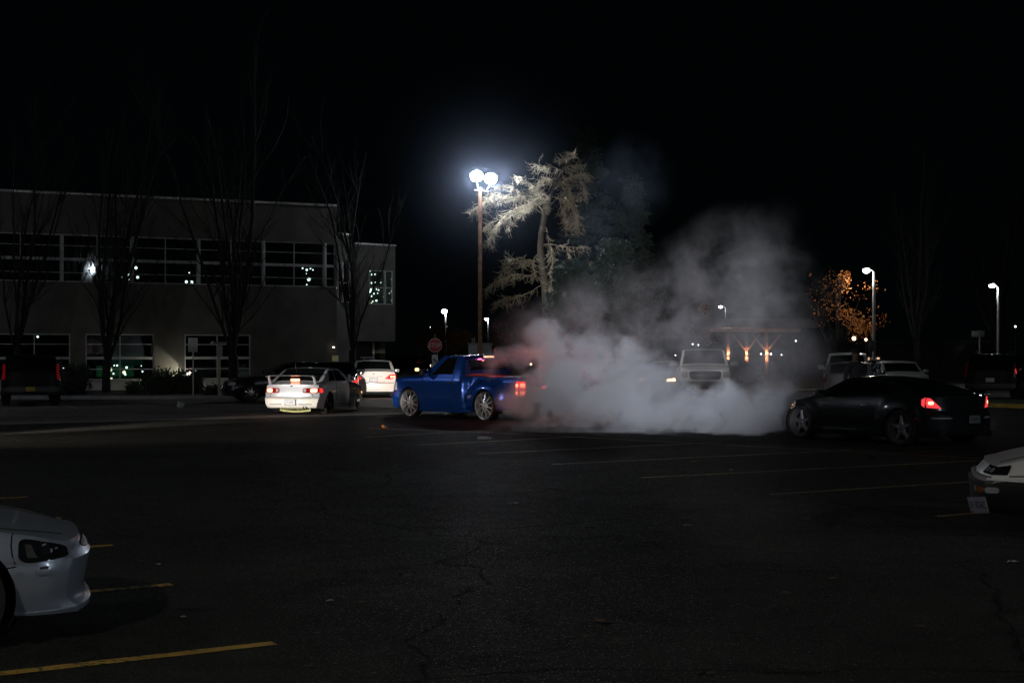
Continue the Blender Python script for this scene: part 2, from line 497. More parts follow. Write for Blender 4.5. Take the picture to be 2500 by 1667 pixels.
    for wi, (xw, zw, r, ra) in enumerate(wheels):
        for sd in (1, -1):
            yo = abs(S.P(xw, .55, sd).y)
            make_wheel(root, 'wheel', xw, r, sd*(yo - ws_[1]/2 - ws_[4]), sd, r, ws_[0], ws_[1], ws_[2], ws_[3], steer=(sp.get('steer', 0) if xw > L/2 else 0))
    # glass
    def addp(nm, f, m, n=10, k=6, eps=.005, back=.012, par=root, lab=None):
        mb = MB(); sgrid(mb, f, n, k, eps, back); o = mb.build(nm, m, par, smooth=50)
        if lab: o['label'] = lab
        return o
    S.addp = addp
    for nm, x0, x1, x0b, x1b, v0, v1 in sp.get('sideglass', ()):
        for sd in (1, -1):
            def f(u, t, sd=sd):
                xa = x0 + (x0b-x0)*t; xb = x1 + (x1b-x1)*t
                return S.P(xa + (xb-xa)*u, v0 + (v1-v0)*t, sd)
            addp(nm, f, M_glass, 12, 5)
    for nm, x0, x1, a0, a1 in sp.get('topglass', ()):
        def f(u, t):
            x = x0 + (x1-x0)*t; a = a0 + (a1-a0)*t
            return S.top(x, a*(2*u-1))
        addp(nm, f, sp.get('glassm', M_glass), 14, 8)
    # door outlines, panel gaps: ('side', [(x,z)...]) or ('top', [(x,a)...]) or ('rear'/'front', [(y,z)...])
    sm_ = MB()
    wd = sp.get('gap', .008)
    for kind, pts in sp.get('gaps', ()):
        fine = []
        for (a, b), (c, d) in zip(pts, pts[1:]):
            n = max(2, int(math.hypot(c-a, d-b)/.06))
            fine += [(a+(c-a)*i/n, b+(d-b)*i/n) for i in range(n)]
        fine.append(pts[-1])
        for sd in ((1,-1) if kind == 'side' else (1,)):
            pp = []
            for a, b in fine:
                if kind == 'side': pp.append(S.P(a, S.v_of(a, b), sd))
                elif kind == 'top': pp.append(S.top(a, b))
                else: pp.append(S.cap(0 if kind == 'rear' else 1, a, b))
            sm_.tube(pp, wd, 4, cap=True)
    if sp.get('gaps'): sm_.build('panel_gap', M_seam, root, smooth=0, merge=0)['kind'] = 'stuff'
    # lights and trims: (part, where, corners, round, material, sub[(name, corners, round, material)])
    for it in sp.get('trim', ()):
        nm, where, c, rnd, m = it[:5]; opt = it[5] if len(it) > 5 else {}
        q = quad_map(c, rnd)
        sides = (1, -1) if opt.get('both', where in ('side',) or opt.get('mir')) else (opt.get('sd', 1),)
        for sd in sides:
            def f(u, t, sd=sd, q=q):
                a, b = q(u, t)
                if where == 'side': return S.P(a, S.v_of(a, b), sd)
                if where == 'rear': return S.cap(0, a*sd, b)
                if where == 'front': return S.cap(1, a*sd, b)
                return S.top(a, b*sd)
            n, k = opt.get('n', (8, 4))
            o = addp(nm, f, m, n, k, opt.get('eps', .008), opt.get('back', .02))
            if 'label' in opt: o['label'] = opt['label']
            for snm, sc_, sr, smt, se in opt.get('sub', ()):
                q2 = quad_map(sc_, sr)
                def f2(u, t, sd=sd, q2=q2):
                    a, b = q2(u, t)
                    if where == 'side': return S.P(a, S.v_of(a, b), sd)
                    if where == 'rear': return S.cap(0, a*sd, b)
                    if where == 'front': return S.cap(1, a*sd, b)
                    return S.top(a, b*sd)
                addp(snm, f2, smt, 6, 4, se, .01, par=o)
    # mirrors, handles
    if 'mirror' in sp:
        x, z, s_ = sp['mirror']
        for sd in (1, -1):
            p = S.P(x, S.v_of(x, z), sd); k = MB()
            k.box((p.x, p.y + sd*.12*s_, p.z+.05), (.10*s_, .20*s_, .13*s_), bev=.03*s_)
            k.tube([(p.x, p.y-sd*.03, p.z-.01), (p.x, p.y+sd*.07, p.z+.02)], .022, 8)
            o = k.build('wing_mirror', sp.get('mirrorm', mm), root)
            g = MB(); g.box((p.x-.052*s_, p.y+sd*.12*s_, p.z+.05), (.006, .16*s_, .10*s_), bev=.002); g.build('mirror_glass', M_chrome, o)
    for x, z in sp.get('handles', ()):
        for sd in (1, -1):
            p = S.P(x, S.v_of(x, z), sd); k = MB()
            k.box((p.x, p.y+sd*.012, p.z), (.17, .03, .032), bev=.01)
            k.build('door_handle', sp.get('handlem', mm), root)
    root['_'] = 1; del root['_']
    S.root = root
    return root, S

def plate(S, end, y, z, txt, col=None, ink=None, tilt=0, w=.305, h=.152, off=.02, frame=True, root=None):
    root = root or S.root
    p = S.cap(end, y, z); sx = -1 if end == 0 else 1
    m = col or M_plate
    k = MB(); k.box((0,0,0), (.006, w, h), bev=.002)
    o = k.build('number_plate', m, root); o.location = (p.x + sx*off, p.y, p.z); o.rotation_euler = (0, R(tilt)*sx, 0)
    if frame:
        f = MB()
        for yy, zz, a, b in ((0, h/2, w+.02, .012), (0, -h/2, w+.02, .012), (w/2, 0, .012, h), (-w/2, 0, .012, h)):
            f.box((sx*.003, yy, zz), (.010, a, b))
        f.build('plate_frame', M_black, o)
    if txt:
        for ln, zz, s_ in txt:
            text(ln, s_, ink or M_platetext, o, (sx*.0045, 0, zz), (R(90), 0, R(90)*sx), .001, .82)
    return o
# ------------------------------------------------------------------ ground
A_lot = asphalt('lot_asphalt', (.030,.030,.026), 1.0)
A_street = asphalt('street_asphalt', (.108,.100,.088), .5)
A_apron = mat('apron_concrete', (.20,.19,.17), .8, var=.25, bump=.3)
M_soil = mat('soil', (.05,.042,.03), .95, var=.4, bump=.6, bscale=8)
M_conc = mat('kerb_concrete', (.26,.25,.235), .8, var=.2, bump=.3, bscale=15)
M_yel = worn('yellow_paint', (.50,.30,.045), .80)
M_yelworn = worn('worn_line_paint', (.32,.22,.07), .74)
M_kerbyel = mat('kerb_yellow', (.32,.25,.04), .7, var=.3)
def sheet(name, pts, z, m, kind='structure', sub=0):
    mb = MB(); mb.add([(p[0], p[1], z) for p in pts], [tuple(range(len(pts)))])
    o = mb.build(name, m, None, smooth=0); tag(o, kind=kind); return o
sheet('ground', [(-700,-250),(700,-250),(700,1000),(-700,1000)], -.02, M_soil)
# the lot; its far edge runs a little askew on the left
def edge(px, py): g = G(px, py); return (g.x, g.y)
eL, eR = edge(0, 1037), edge(1300, 1003)
dx, dy = (eR[0]-eL[0]), (eR[1]-eL[1])
def along(t, off=0):
    n = Vector((-dy, dx)).normalized(); return (eL[0]+dx*t+n.x*off, eL[1]+dy*t+n.y*off)
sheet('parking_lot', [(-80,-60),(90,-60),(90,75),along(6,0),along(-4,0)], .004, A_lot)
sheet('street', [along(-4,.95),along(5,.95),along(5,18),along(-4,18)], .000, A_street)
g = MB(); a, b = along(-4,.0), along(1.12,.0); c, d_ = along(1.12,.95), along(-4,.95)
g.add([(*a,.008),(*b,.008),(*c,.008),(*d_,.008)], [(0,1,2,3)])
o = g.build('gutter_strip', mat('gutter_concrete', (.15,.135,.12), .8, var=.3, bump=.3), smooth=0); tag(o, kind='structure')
sheet('driveway_apron', [edge(838,992),edge(1000,998),edge(1010,972),edge(880,972)], .012, A_apron)
# stall lines, each painted stroke is one object
def line(name, p, q, w, m, lab, z=.0085, group='painted stall lines'):
    p, q = Vector(p), Vector(q); n = Vector((-(q-p).y, (q-p).x, 0)).normalized()*w/2
    L = (q-p).length; k = max(2, int(L/.25)); vs = []
    rr = random.Random(int(abs(p.x*100+p.y*10)))
    for i in range(k+1):
        c = p + (q-p)*i/k; j1, j2 = 1+rr.uniform(-.12,.12), 1+rr.uniform(-.12,.12)
        vs += [(c.x+n.x*j1, c.y+n.y*j1, z), (c.x-n.x*j2, c.y-n.y*j2, z)]
    mb = MB(); mb.add(vs, [(2*i, 2*i+2, 2*i+3, 2*i+1) for i in range(k)])
    o = mb.build(name, m, smooth=0, merge=0); o['kind'] = 'structure'
    return o
stalls = G(671,1572), G(419,1428), G(276,1332), G(149,1265), G(69,1214)
ldir = (G(419,1427.3) - G(202,1447.4)); ldir = Vector((1.0,.60,0)).normalized()
for p in stalls: line('stall_line', p, p - ldir*5.2, .105, M_yel, '')
for (a, b, c, d_) in [(1167,1108.4,1760,1080),(1348.6,1134.4,2080,1099),(1566,1167,2412,1124),(1877,1208,2560,1165),(2286,1262,2560,1238),(1018,1087,1430,1066),(895,1068,1210,1049)]:
    line('stall_line', G(a,b), G(c,d_), .10, M_yelworn, '')
line('lane_line', G(900,1046), G(1225,1058), .10, M_yelworn, '', z=.0095)
line('lane_line', G(1225,1058), G(2600,1131), .10, M_yelworn, '', z=.0095)
line('bay_line', G(140,985), G(188,997), .12, M_yelworn, '', z=.0055)
line('bay_line', G(306,979), G(375,993), .12, M_yelworn, '', z=.0055)
# kerbs and planting beds
def kerb(name, pts, w=.16, h=.14, m=None, lab='', cat='kerb'):
    mb = MB()
    for p, q in zip(pts, pts[1:]):
        p, q = Vector((p[0],p[1],0)), Vector((q[0],q[1],0)); L = (q-p).length
        k = max(1, int(L/2.4)); t = (q-p)/k; ang = math.atan2(t.y, t.x)
        for i in range(k):
            c = p + t*(i+.5); mb.box((c.x,c.y,h/2-.01), (t.length-.015, w, h), Matrix.Rotation(ang,3,'Z'), bev=.02)
    o = mb.build(name, m or M_conc, smooth=30); tag(o, kind='structure'); return o
kerb('kerb', [GD(-40,52.5), GD(590,52.5)])
o = sheet('planting_bed', [GD(-60,52.6),GD(600,52.6),GD(760,64),GD(-60,60)], .10, M_soil)
kerb('kerb', [GD(2300,46.0), GD(2640,42.5)], m=M_kerbyel)
sheet('grass_verge', [GD(2330,46.2),GD(2660,42.7),GD(2700,49),GD(2280,53)], .09, mat('grass',(.035,.06,.014),.9,var=.4,vscale=20,bump=.8,bscale=40))
kerb('kerb', [GD(1440,61), GD(2560,61)])

# ------------------------------------------------------------------ office building
M_wall = mat('stucco', (.095,.090,.077), .9, var=.24, vscale=1.2, bump=.25, bscale=30)
M_base = mat('ground_lit_base', (.42,.43,.40), .8, var=.1, bump=.2)  # pale tone stands in for ground light on the wall base
M_frame = mat('window_frame', (.42,.42,.42), .5, .2, var=.1)
M_room = mat('dark_room', (.015,.02,.02), .9)
M_flash = mat('metal_coping', (.55,.54,.52), .35, .8, var=.25, vscale=2)
def glassm():
    m = bpy.data.materials.new('window_glass'); m.use_nodes = True; nt = m.node_tree; L = nt.links.new
    for n in list(nt.nodes): nt.nodes.remove(n)
    o = nt.nodes.new('ShaderNodeOutputMaterial'); mx = nt.nodes.new('ShaderNodeMixShader'); t = nt.nodes.new('ShaderNodeBsdfTransparent'); g = nt.nodes.new('ShaderNodeBsdfGlossy')
    fr = nt.nodes.new('ShaderNodeFresnel'); fr.inputs[0].default_value = 1.6
    t.inputs[0].default_value = (.55,.66,.62,1); g.inputs['Roughness'].default_value = .03
    L(fr.outputs[0], mx.inputs[0]); L(t.outputs[0], mx.inputs[1]); L(g.outputs[0], mx.inputs[2]); L(mx.outputs[0], o.inputs[0])
    return m
M_pane = glassm()
bA = Vector((-22.32, 62.0, 0)); bB = Vector((-8.48, 68.5, 0)); bu = (bB-bA).normalized(); bn = Vector((bu.y, -bu.x, 0))
def U(px, off=0):                                       # distance along the facade seen at a column
    k = (px-CX)/F; A = bA + bn*off
    return (k*A.y - A.x)/(bu.x - k*bu.y)
def ZB(px, py):
    u = U(px); return 1.7 - (py-HY)/F*(bA+bu*u).y
bld = empty('office_building', bA, math.atan2(bu.y, bu.x), 'two-storey stucco office building with dark ribbon windows on the left', 'building')
# local frame: x along facade, y into the building (away), z up
def facade(mb, u0, u1, z0, z1, holes, y=0, depth=.18):
    us = sorted({u0, u1, *[h[0] for h in holes], *[h[1] for h in holes]}); zs = sorted({z0, z1, *[h[2] for h in holes], *[h[3] for h in holes]})
    for a, b in zip(us, us[1:]):
        for c, d_ in zip(zs, zs[1:]):
            m = ((a+b)/2, (c+d_)/2)
            if any(h[0] < m[0] < h[1] and h[2] < m[1] < h[3] for h in holes): continue
            mb.add([(a,y,c),(b,y,c),(b,y,d_),(a,y,d_)], [(0,1,2,3)])
    for h in holes:
        a, b, c, d_ = h[:4]
        mb.add([(a,y,c),(a,y+depth,c),(a,y+depth,d_),(a,y,d_),(b,y,c),(b,y+depth,c),(b,y+depth,d_),(b,y,d_)], [(0,1,2,3),(4,7,6,5),(0,4,5,1),(3,2,6,7)])
u0, u1 = U(-230), U(822)
H = 8.74
low = [(U(-130), U(172)), (U(209), U(376)), (U(451), U(612))]
wz0, wz1 = .50, 2.56
rz0, rz1 = 4.86, 6.98
rib = (U(-225), U(820)-.02, rz0, rz1)
holes = [(a, b, wz0, wz1) for a, b in low] + [rib]
w = MB(); facade(w, u0, u1, -.02, H, holes)
w.add([(u1,0,-.02),(u1,9,-.02),(u1,9,rz0),(u1,0,rz0)],[(0,1,2,3)]); w.add([(u1,0,rz1),(u1,9,rz1),(u1,9,H),(u1,0,H)],[(0,1,2,3)])
w.add([(u1,1.4,rz0),(u1,9,rz0),(u1,9,rz1),(u1,1.4,rz1)],[(0,1,2,3)])
w.build('wall', M_wall, bld, smooth=0, merge=0)
w = MB(); w.box(((u0+u1)/2, 4.5, H-.02), (u1-u0-.02, 8.9, .06)); w.build('roof', M_wall, bld, smooth=0)
w = MB()
for i in range(9):
    w = MB(); a, b = u0+(u1-u0)*i/9, u0+(u1-u0)*(i+1)/9
    w.box(((a+b)/2, -.01, H+.05), (b-a-.015, .26, .11), bev=.012)
    w.build('coping', M_flash, bld)
for a, b in low[0:3]:
    w = MB(); w.box(((a+b)/2, -.03, .22), (b-a+.1, .05, .46)); w.box(((a+b)/2,-.06,.48),(b-a+.12,.12,.07),bev=.01); w.build('window_sill', M_base, bld)
# room behind the glass
w = MB(); w.box(((u0+u1)/2, 3.2, 4.4), (u1-u0-.1, .05, 8.6)); w.box(((u0+u1)/2, 1.75, 4.4), (u1-u0-.1, 2.8, .1)); w.box(((u0+u1)/2, 1.75, 2.75), (u1-u0-.1, 2.8, .1))
w.build('interior_wall', M_room, bld, smooth=0)
def window(parent, a, b, z0, z1, cols, rows, y=.10, fw=.05, thick=None, nm='window'):
    """rows: heights of the bars with their widths; cols: positions of upright bars with widths"""
    f = MB()
    f.box(((a+b)/2, y-.02, z0+fw/2), (b-a, .09, fw)); f.box(((a+b)/2, y-.02, z1-fw/2), (b-a, .09, fw))
    f.box((a+fw/2, y-.02, (z0+z1)/2), (fw, .085, z1-z0-2*fw)); f.box((b-fw/2, y-.02, (z0+z1)/2), (fw, .085, z1-z0-2*fw))
    for c, wd in cols: f.box((c, y-.035, (z0+z1)/2), (wd, .10, z1-z0-2*fw-.004))
    for c, wd in rows: f.box(((a+b)/2, y-.03, c), (b-a-2*fw-.004, .07, wd))
    o = f.build(nm, M_frame, parent, smooth=0)
    xs = [a+fw] + [c for c, _ in cols] + [b-fw]; zs = [z0+fw] + [c for c, _ in rows] + [z1-fw]
    for x0_, x1_ in zip(xs, xs[1:]):
        for c0, c1 in zip(zs, zs[1:]):
            p = MB(); p.box(((x0_+x1_)/2, y+.02, (c0+c1)/2), (x1_-x0_-.01, .012, c1-c0-.01)); p.build('pane', M_pane, o, smooth=0)
    return o
for (a, b), mids in zip(low, ([U(84), U(-20)], [U(293.5)], [U(531)])):
    window(bld, a, b, wz0, wz1, [(m, .035) for m in sorted(mids)], [(.98,.04),(1.48,.12),(2.10,.035)])
bars = [U(-225), U(0)-.9, U(151), U(322), U(485), U(643), U(793), U(820)-.02]
for i, (a, b) in enumerate(zip(bars, bars[1:])):
    last = b - a < 1.2
    window(bld, a, b, rz0, rz1, ([] if last else [((a+b)/2, .035)]), [(5.28,.03),(5.88,.13),(6.48,.03)])
w = MB()
for c in bars[1:-1]: w = MB(); w.box((c, .03, (rz0+rz1)/2), (.15, .17, rz1-rz0-.01), bev=.01); w.build('mullion_post', M_frame, bld)
o = window(bld, 0, 1.36, rz0, rz1, [], [(5.28,.03),(5.88,.13),(6.48,.03)]); o.location = (u1-.0, .02, 0); o.rotation_euler = (0,0,R(90))
M_spark = mat('reflection_glow', (1,1,1), .5, emit=(.95,.98,1), estr=5)  # spheres with this glow stand in for lights reflected in the panes
M_sparkw = mat('reflection_and_door_glow', (1,.9,.7), .5, emit=(1,.82,.6), estr=4)
M_sparkdim = mat('reflection_glow_dim', (1,.9,.7), .5, emit=(.9,1,.95), estr=.9)
def spark(px, py, off=1.0, r=.05, m=None, parent=bld, name='reflected_light', stretch=1):  # glowing bead added behind the glass in place of a reflection
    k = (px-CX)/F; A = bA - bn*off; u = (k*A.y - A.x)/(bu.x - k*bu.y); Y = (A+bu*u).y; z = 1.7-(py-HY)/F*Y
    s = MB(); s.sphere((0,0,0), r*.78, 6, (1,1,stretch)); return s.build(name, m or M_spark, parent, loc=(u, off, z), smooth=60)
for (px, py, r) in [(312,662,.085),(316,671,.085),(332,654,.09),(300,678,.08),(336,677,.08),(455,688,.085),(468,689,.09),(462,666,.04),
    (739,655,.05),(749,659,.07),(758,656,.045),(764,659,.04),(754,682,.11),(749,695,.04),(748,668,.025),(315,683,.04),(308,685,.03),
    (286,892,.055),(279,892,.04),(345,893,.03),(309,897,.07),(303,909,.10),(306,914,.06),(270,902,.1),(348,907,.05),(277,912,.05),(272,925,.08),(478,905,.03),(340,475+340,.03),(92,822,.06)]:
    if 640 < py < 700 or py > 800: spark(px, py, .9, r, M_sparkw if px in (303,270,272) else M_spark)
w = MB(); w.box((U(305),2.6,.85),(1.6,.8,.5)); w.build('green_counter', mat('green_counter_glow',(.02,.10,.05),.5,emit=(.1,.8,.3),estr=.035), bld)  # faint glow is put into the counter's own colour
w = MB(); w.box((U(340),2.9,1.4),(1.4,.05,.6)); w.build('glass_partition', mat('teal_glass_glow',(.02,.06,.06),.3,emit=(.1,.5,.4),estr=.02), bld)  # the partition too glows faintly by its own material
# added lamp standing in for the headlamp glow on the wall
fl = MB(); fl.box((0,0,.05),(.16,.12,.10),bev=.02); fo = fl.build('wall_glow_lamp', M_black, None, loc=(bA+bu*U(455)+bn*.55) + Vector((0,0,.62))); tag(fo,'added lamp for headlamp glow on the wall beside the third ground-floor window','floodlight')
e = MB(); e.sphere((0,0,.12), .12, 8); e.build('lit_lens', mat('wall_glow_lens',(1,1,.8),.3,emit=(1,.95,.75),estr=6), fo)
pl = MB(); pl.tube([(0,0,0),(0,0,-.5)],.02,6); pl.build('spike', M_black, fo)
lamp_light('wall_glow_spot','SPOT',(-.12,-.02,.16),60,(1,.95,.72),.04,fo,aim((-bu*.9 - bn*.62 + Vector((0,0,-.22)))),120,.25)
lamp_light('wall_glow_fill','POINT',(-.15,-.35,.12),12,(1,.97,.8),.04,fo)

# second and third volumes of the building
b2 = empty('office_building', (0,0,0), 0, 'set-back right wing of the office building with an overhanging upper floor', 'building')
def wingbox(px0, px1, d0, d1, z0, z1, depth, hole=None, parent=b2, nm='wall'):
    p, q = GD(px0, d0), GD(px1, d1); u = (q-p); L = u.length; u.normalize()
    r_ = empty(nm+'_frame', (0,0,0)) if False else None
    M = Matrix.Translation(p) @ Matrix.Rotation(math.atan2(u.y,u.x),4,'Z')
    mb = MB(); facade(mb, 0, L, z0, z1, [hole(L)] if hole else [])
    mb.add([(L,0,z0),(L,depth,z0),(L,depth,z1),(L,0,z1)],[(0,1,2,3)]); mb.add([(0,0,z0),(0,depth,z0),(0,depth,z1),(0,0,z1)],[(0,3,2,1)])
    mb.add([(0,0,z1),(L,0,z1),(L,depth,z1),(0,depth,z1)],[(0,1,2,3)]); mb.add([(0,.0,z0),(L,0,z0),(L,depth,z0),(0,depth,z0)],[(0,3,2,1)])
    if hole: mb.add([(0,1.6,z0),(L,1.6,z0),(L,1.6,z1),(0,1.6,z1)],[(0,1,2,3)])
    mb.v = [tuple(M @ Vector(v)) for v in mb.v]
    return mb.build(nm, M_wall, parent, smooth=0, merge=0), M, L
zat = lambda py, d: 1.7-(py-HY)/F*d
# slim block B
hB = lambda L: (.12, L-.02, zat(738,69.8), zat(640,69.8))
wb, MBm, LB = wingbox(822,858,69.5,70.3, -.02, zat(572,69.5), 4, hB)
o = window(b2, .12, LB-.02, hB(LB)[2], hB(LB)[3], [((LB)*.45,.09)], [(zat(690,69.8),.05)]); o.matrix_world = MBm
hC = lambda L: (L-1.62, L-.12, zat(743,75.4), zat(660,75.4))
wc, MC, LC = wingbox(866,965,74.5,76.0, zat(833,75), zat(598,75), 6, hC)
o = window(b2, LC-1.62, LC-.12, hC(LC)[2], hC(LC)[3], [(LC-.62,.09)], [(zat(702,75.4),.04)]); o.matrix_world = MC
wingbox(838,928,76.0,77.4,-.02,zat(833,76),3)
wingbox(928,940,76.6,76.9,-.02,zat(833,76.6),.5, nm='pillar')
for (px0,px1,dd,zt,nm) in [(822,858,69.5,zat(572,69.5),'coping'),(866,965,74.5,zat(598,75),'coping')]:
    p,q = GD(px0,dd),GD(px1,dd+(.8 if px0<860 else 1.5)); c=(p+q)/2; w=MB(); ang=math.atan2((q-p).y,(q-p).x)
    w.box((c.x,c.y,zt+.04),((q-p).length,.2,.08),Matrix.Rotation(ang,3,'Z')); w.build(nm,M_flash,b2)
rr = random.Random(4)  # more beads added for reflections in the wing's windows
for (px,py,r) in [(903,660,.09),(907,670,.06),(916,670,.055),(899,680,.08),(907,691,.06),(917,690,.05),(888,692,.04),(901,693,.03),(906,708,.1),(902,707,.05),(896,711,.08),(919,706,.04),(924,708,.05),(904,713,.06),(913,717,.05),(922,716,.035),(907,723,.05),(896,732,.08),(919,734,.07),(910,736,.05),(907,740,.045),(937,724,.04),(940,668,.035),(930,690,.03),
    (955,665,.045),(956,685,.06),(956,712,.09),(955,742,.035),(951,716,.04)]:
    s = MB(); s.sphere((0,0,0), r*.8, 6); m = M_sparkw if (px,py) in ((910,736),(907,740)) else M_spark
    s.build('reflected_light', m, b2, loc=W(px, py, 76.5))
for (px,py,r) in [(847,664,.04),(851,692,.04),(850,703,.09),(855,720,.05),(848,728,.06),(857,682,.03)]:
    s = MB(); s.sphere((0,0,0), r*.8, 6); s.build('reflected_light', M_spark, b2, loc=W(px, py, 70.6))
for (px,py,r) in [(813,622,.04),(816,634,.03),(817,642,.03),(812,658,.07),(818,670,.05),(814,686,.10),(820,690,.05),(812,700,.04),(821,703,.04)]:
    s = MB(); s.sphere((0,0,0), r*.8, 6); q = s.build('reflected_light', M_spark, None, loc=W(px, py, 69.0)); q.parent = bld; q.matrix_parent_inverse = Matrix.Rotation(-math.atan2(bu.y,bu.x),4,'Z') @ Matrix.Translation(-bA)
# lit doorway and windows under the overhang
w = MB(); 
for (x0_,x1_,y0_,y1_,m,nm) in [(811,826,868,900,mat('lit_blind',(.5,.48,.3),.6,emit=(1,.9,.5),estr=.05),'lit_window'),(812,817,846,849,M_sparkw,'door_lamp')]:
    a_, b_ = W(x0_,y1_,68.2), W(x1_,y0_,68.2); w = MB(); w.box(((a_.x+b_.x)/2, 68.2, (a_.z+b_.z)/2), (b_.x-a_.x,.05,b_.z-a_.z)); w.build(nm, m, b2)
w = MB()
for (x0_,x1_,y0_,y1_) in [(910,914,836,900),(880,910,871,874),(880,910,893,896),(888,890,874,893),(903,905,874,893),(849,853,836,900),(840,842,850,900)]:
    a_, b_ = W(x0_,y1_,75.6), W(x1_,y0_,75.6); w.box(((a_.x+b_.x)/2, 75.6, (a_.z+b_.z)/2), (b_.x-a_.x,.08,b_.z-a_.z))
w.build('entrance_frame', M_frame, b2, smooth=0)
# far building with lit windows on the right
fb = empty('low_building', GD(2150,110), 0, 'dark low building with a row of warm lit windows far behind the van', 'building')
w = MB(); w.box((1.5,2,1.0),(16,4,2.6)); w.build('wall', mat('dark_siding',(.05,.045,.04),.9,var=.2,bump=.3), fb)
w = MB(); w.prism([(-6.8,2.3),(9.8,2.3),(9.3,2.7),(-6.3,2.7)],-.3,4.3); w.build('roof', M_black, fb)
for (x0_,x1_,st) in [(2109,2117,1.2),(2119,2123,.6),(2128,2139,.16),(2141,2147,.9)]:
    a_, b_ = W(x0_,880,110)-fb.location, W(x1_,872.5,110)-fb.location; w = MB(); w.box(((a_.x+b_.x)/2,-.03,(a_.z+b_.z)/2),(b_.x-a_.x,.06,b_.z-a_.z))
    w.build('lit_window', mat('warm_window_%d'%x0_,(.8,.6,.4),.6,emit=(1,.66,.4),estr=st), fb)

# ------------------------------------------------------------------ street lamps
M_wood = mat('pole_wood', (.36,.19,.12), .8, var=.35, vscale=5, bump=.5, bscale=12)
M_pole = mat('pole_steel', (.22,.22,.21), .5, .3, var=.15)
E_white = mat('lit_flood_glass', (1,1,1), .3, emit=(.82,.90,1), estr=60)
E_lamp = mat('lit_lamp_glass', (1,1,1), .3, emit=(.80,.86,1), estr=25)
LP = W(1172, 433, 70)
ml = empty('flood_pole', (LP.x, 70, 0), 0, 'tall wooden pole carrying two dazzling white floodlights', 'lamp post')
w = MB(); zt = zat(462,70); w.tube([(0,0,0),(0,0,zt*.5),(0,0,zt)],[.115,.105,.095],14); w.build('pole', M_wood, ml)
w = MB(); w.lathe([(.118,0),(.118,.04)],14,axis='z',c=(0,0,zat(757.5,70))); w.build('pole_band', M_chrome, ml)
w = MB(); w.tube([(-.28,0,zt-.05),(.42,0,zt-.12)],.035,8); w.tube([(0,0,zt-.3),(0,0,zt+.1)],.06,8); w.build('cross_arm', M_pole, ml)
MAINP = 950
for (px, py) in ((1164,431),(1198,437)):
    p = W(px, py, 70) - Vector((LP.x,70,0))
    h = MB(); ang = -.5 if px < 1170 else .35
    Mx = Matrix.Rotation(ang,3,'Z') @ Matrix.Rotation(R(-28),3,'X')
    h.box((p.x,p.y+.12,p.z+.05),(.48,.26,.40),Mx,bev=.05); h.tube([(p.x,p.y+.1,p.z-.2),(p.x*.6,0,zt-.08)],.03,6)
    o = h.build('floodlight_head', M_pole, ml)
    g = MB(); g.sphere((0,0,0),.29,12,(1.08,.45,.95)); g.build('lit_glass', E_white, o, loc=(p.x,p.y-.08,p.z))
    lamp_light('floodlight','POINT',(p.x+(.05 if px>1170 else -.05),p.y-.45,p.z-.05),260,(.80,.88,1),.22,ml)
    lamp_light('flood_beam','SPOT',(p.x,p.y-.40,p.z-.05),1100 if px>1170 else 800,(.86,.92,1),.20,ml,aim((.8,-.25,-.35) if px>1170 else (.2,-.85,-.5)),145,.35)
def street_lamp(px, py, d, r, lab, head=1, power=250, w_=.09, armx=-.35, colr=(.85,.9,1), pm=M_pole, es=None, pz=None):
    P = W(px, py, d); poleX = P.x - armx
    ro = empty('street_lamp', (poleX, d, 0), 0, lab, 'street lamp', 'lamps on poles beyond the cars')
    k = MB(); k.tube([(0,0,0),(0,0,P.z*.6),(0,0,P.z-.08)],[w_,w_*.85,w_*.7],10); k.tube([(0,0,P.z-.1),(armx*.5,0,P.z+.06),(armx*.9,0,P.z+.09)],.035,6); k.build('pole', pm, ro)
    h = MB(); h.box((armx,0,P.z+.08),(.34,.22,.10),bev=.03); h.build('lamp_head', M_pole, ro)
    g = MB(); g.sphere((armx,0,P.z),r*1.15,8,(1,1,.75)); g.build('lit_glass', es or E_lamp, ro)
    lamp_light('lamp','POINT',(armx,-.1,P.z-r-.12),power*.45,colr,.12,ro)
    return ro
street_lamp(1085,760,105,.19,'slim lamp post with a white lit head, behind the stop sign',armx=-.12,power=260,w_=.10)
street_lamp(1188,779,125,.15,'small lamp post just right of the wooden pole',armx=-.15,power=120)
street_lamp(2115,660,68,.15,'lamp post beside the orange-leaved tree',armx=-.36,power=330,colr=(1,.92,.82))
street_lamp(2422,697,74,.14,'right-hand lamp post near the rectangular sign',armx=-.32,power=200)
street_lamp(1759,749,108,.13,'distant lamp seen through the smoke',armx=-.4,power=60)
# lamp posts that stand outside the picture but light the lot
def lot_lamp(x, y, h, power, col, lab):
    ro = empty('lot_lamp', (x,y,0), 0, lab, 'lamp post')
    k = MB(); k.tube([(0,0,0),(0,0,h)],[.12,.08],12); k.build('pole', M_pole, ro)
    hd = MB(); hd.box((0,0,h+.08),(.8,.4,.16),bev=.04); hd.build('lamp_head', M_pole, ro)
    g = MB(); g.sphere((0,0,h-.02),.18,8,(1.4,.8,.5)); g.build('lit_glass', E_lamp, ro)
    lamp_light('lamp','POINT',(0,0,h-.25),power,col,.18,ro)
lot_lamp(-8.0, -9.0, 11.0, 4200, (1,.95,.86), 'tall lot lamp post standing behind the camera to the left')
lot_lamp(-13.0, 9.0, 8.0, 500, (.86,.92,1), 'lot lamp post standing left of the picture beside the silver coupe')
lot_lamp(24.0, 0.0, 10.0, 5000, (.80,.88,1), 'lot lamp post standing right of the picture beyond the white sedan')
lot_lamp(-27.0, 40.0, 8.5, 1700, (.78,.86,1), 'lot lamp post standing left of the picture level with the building')
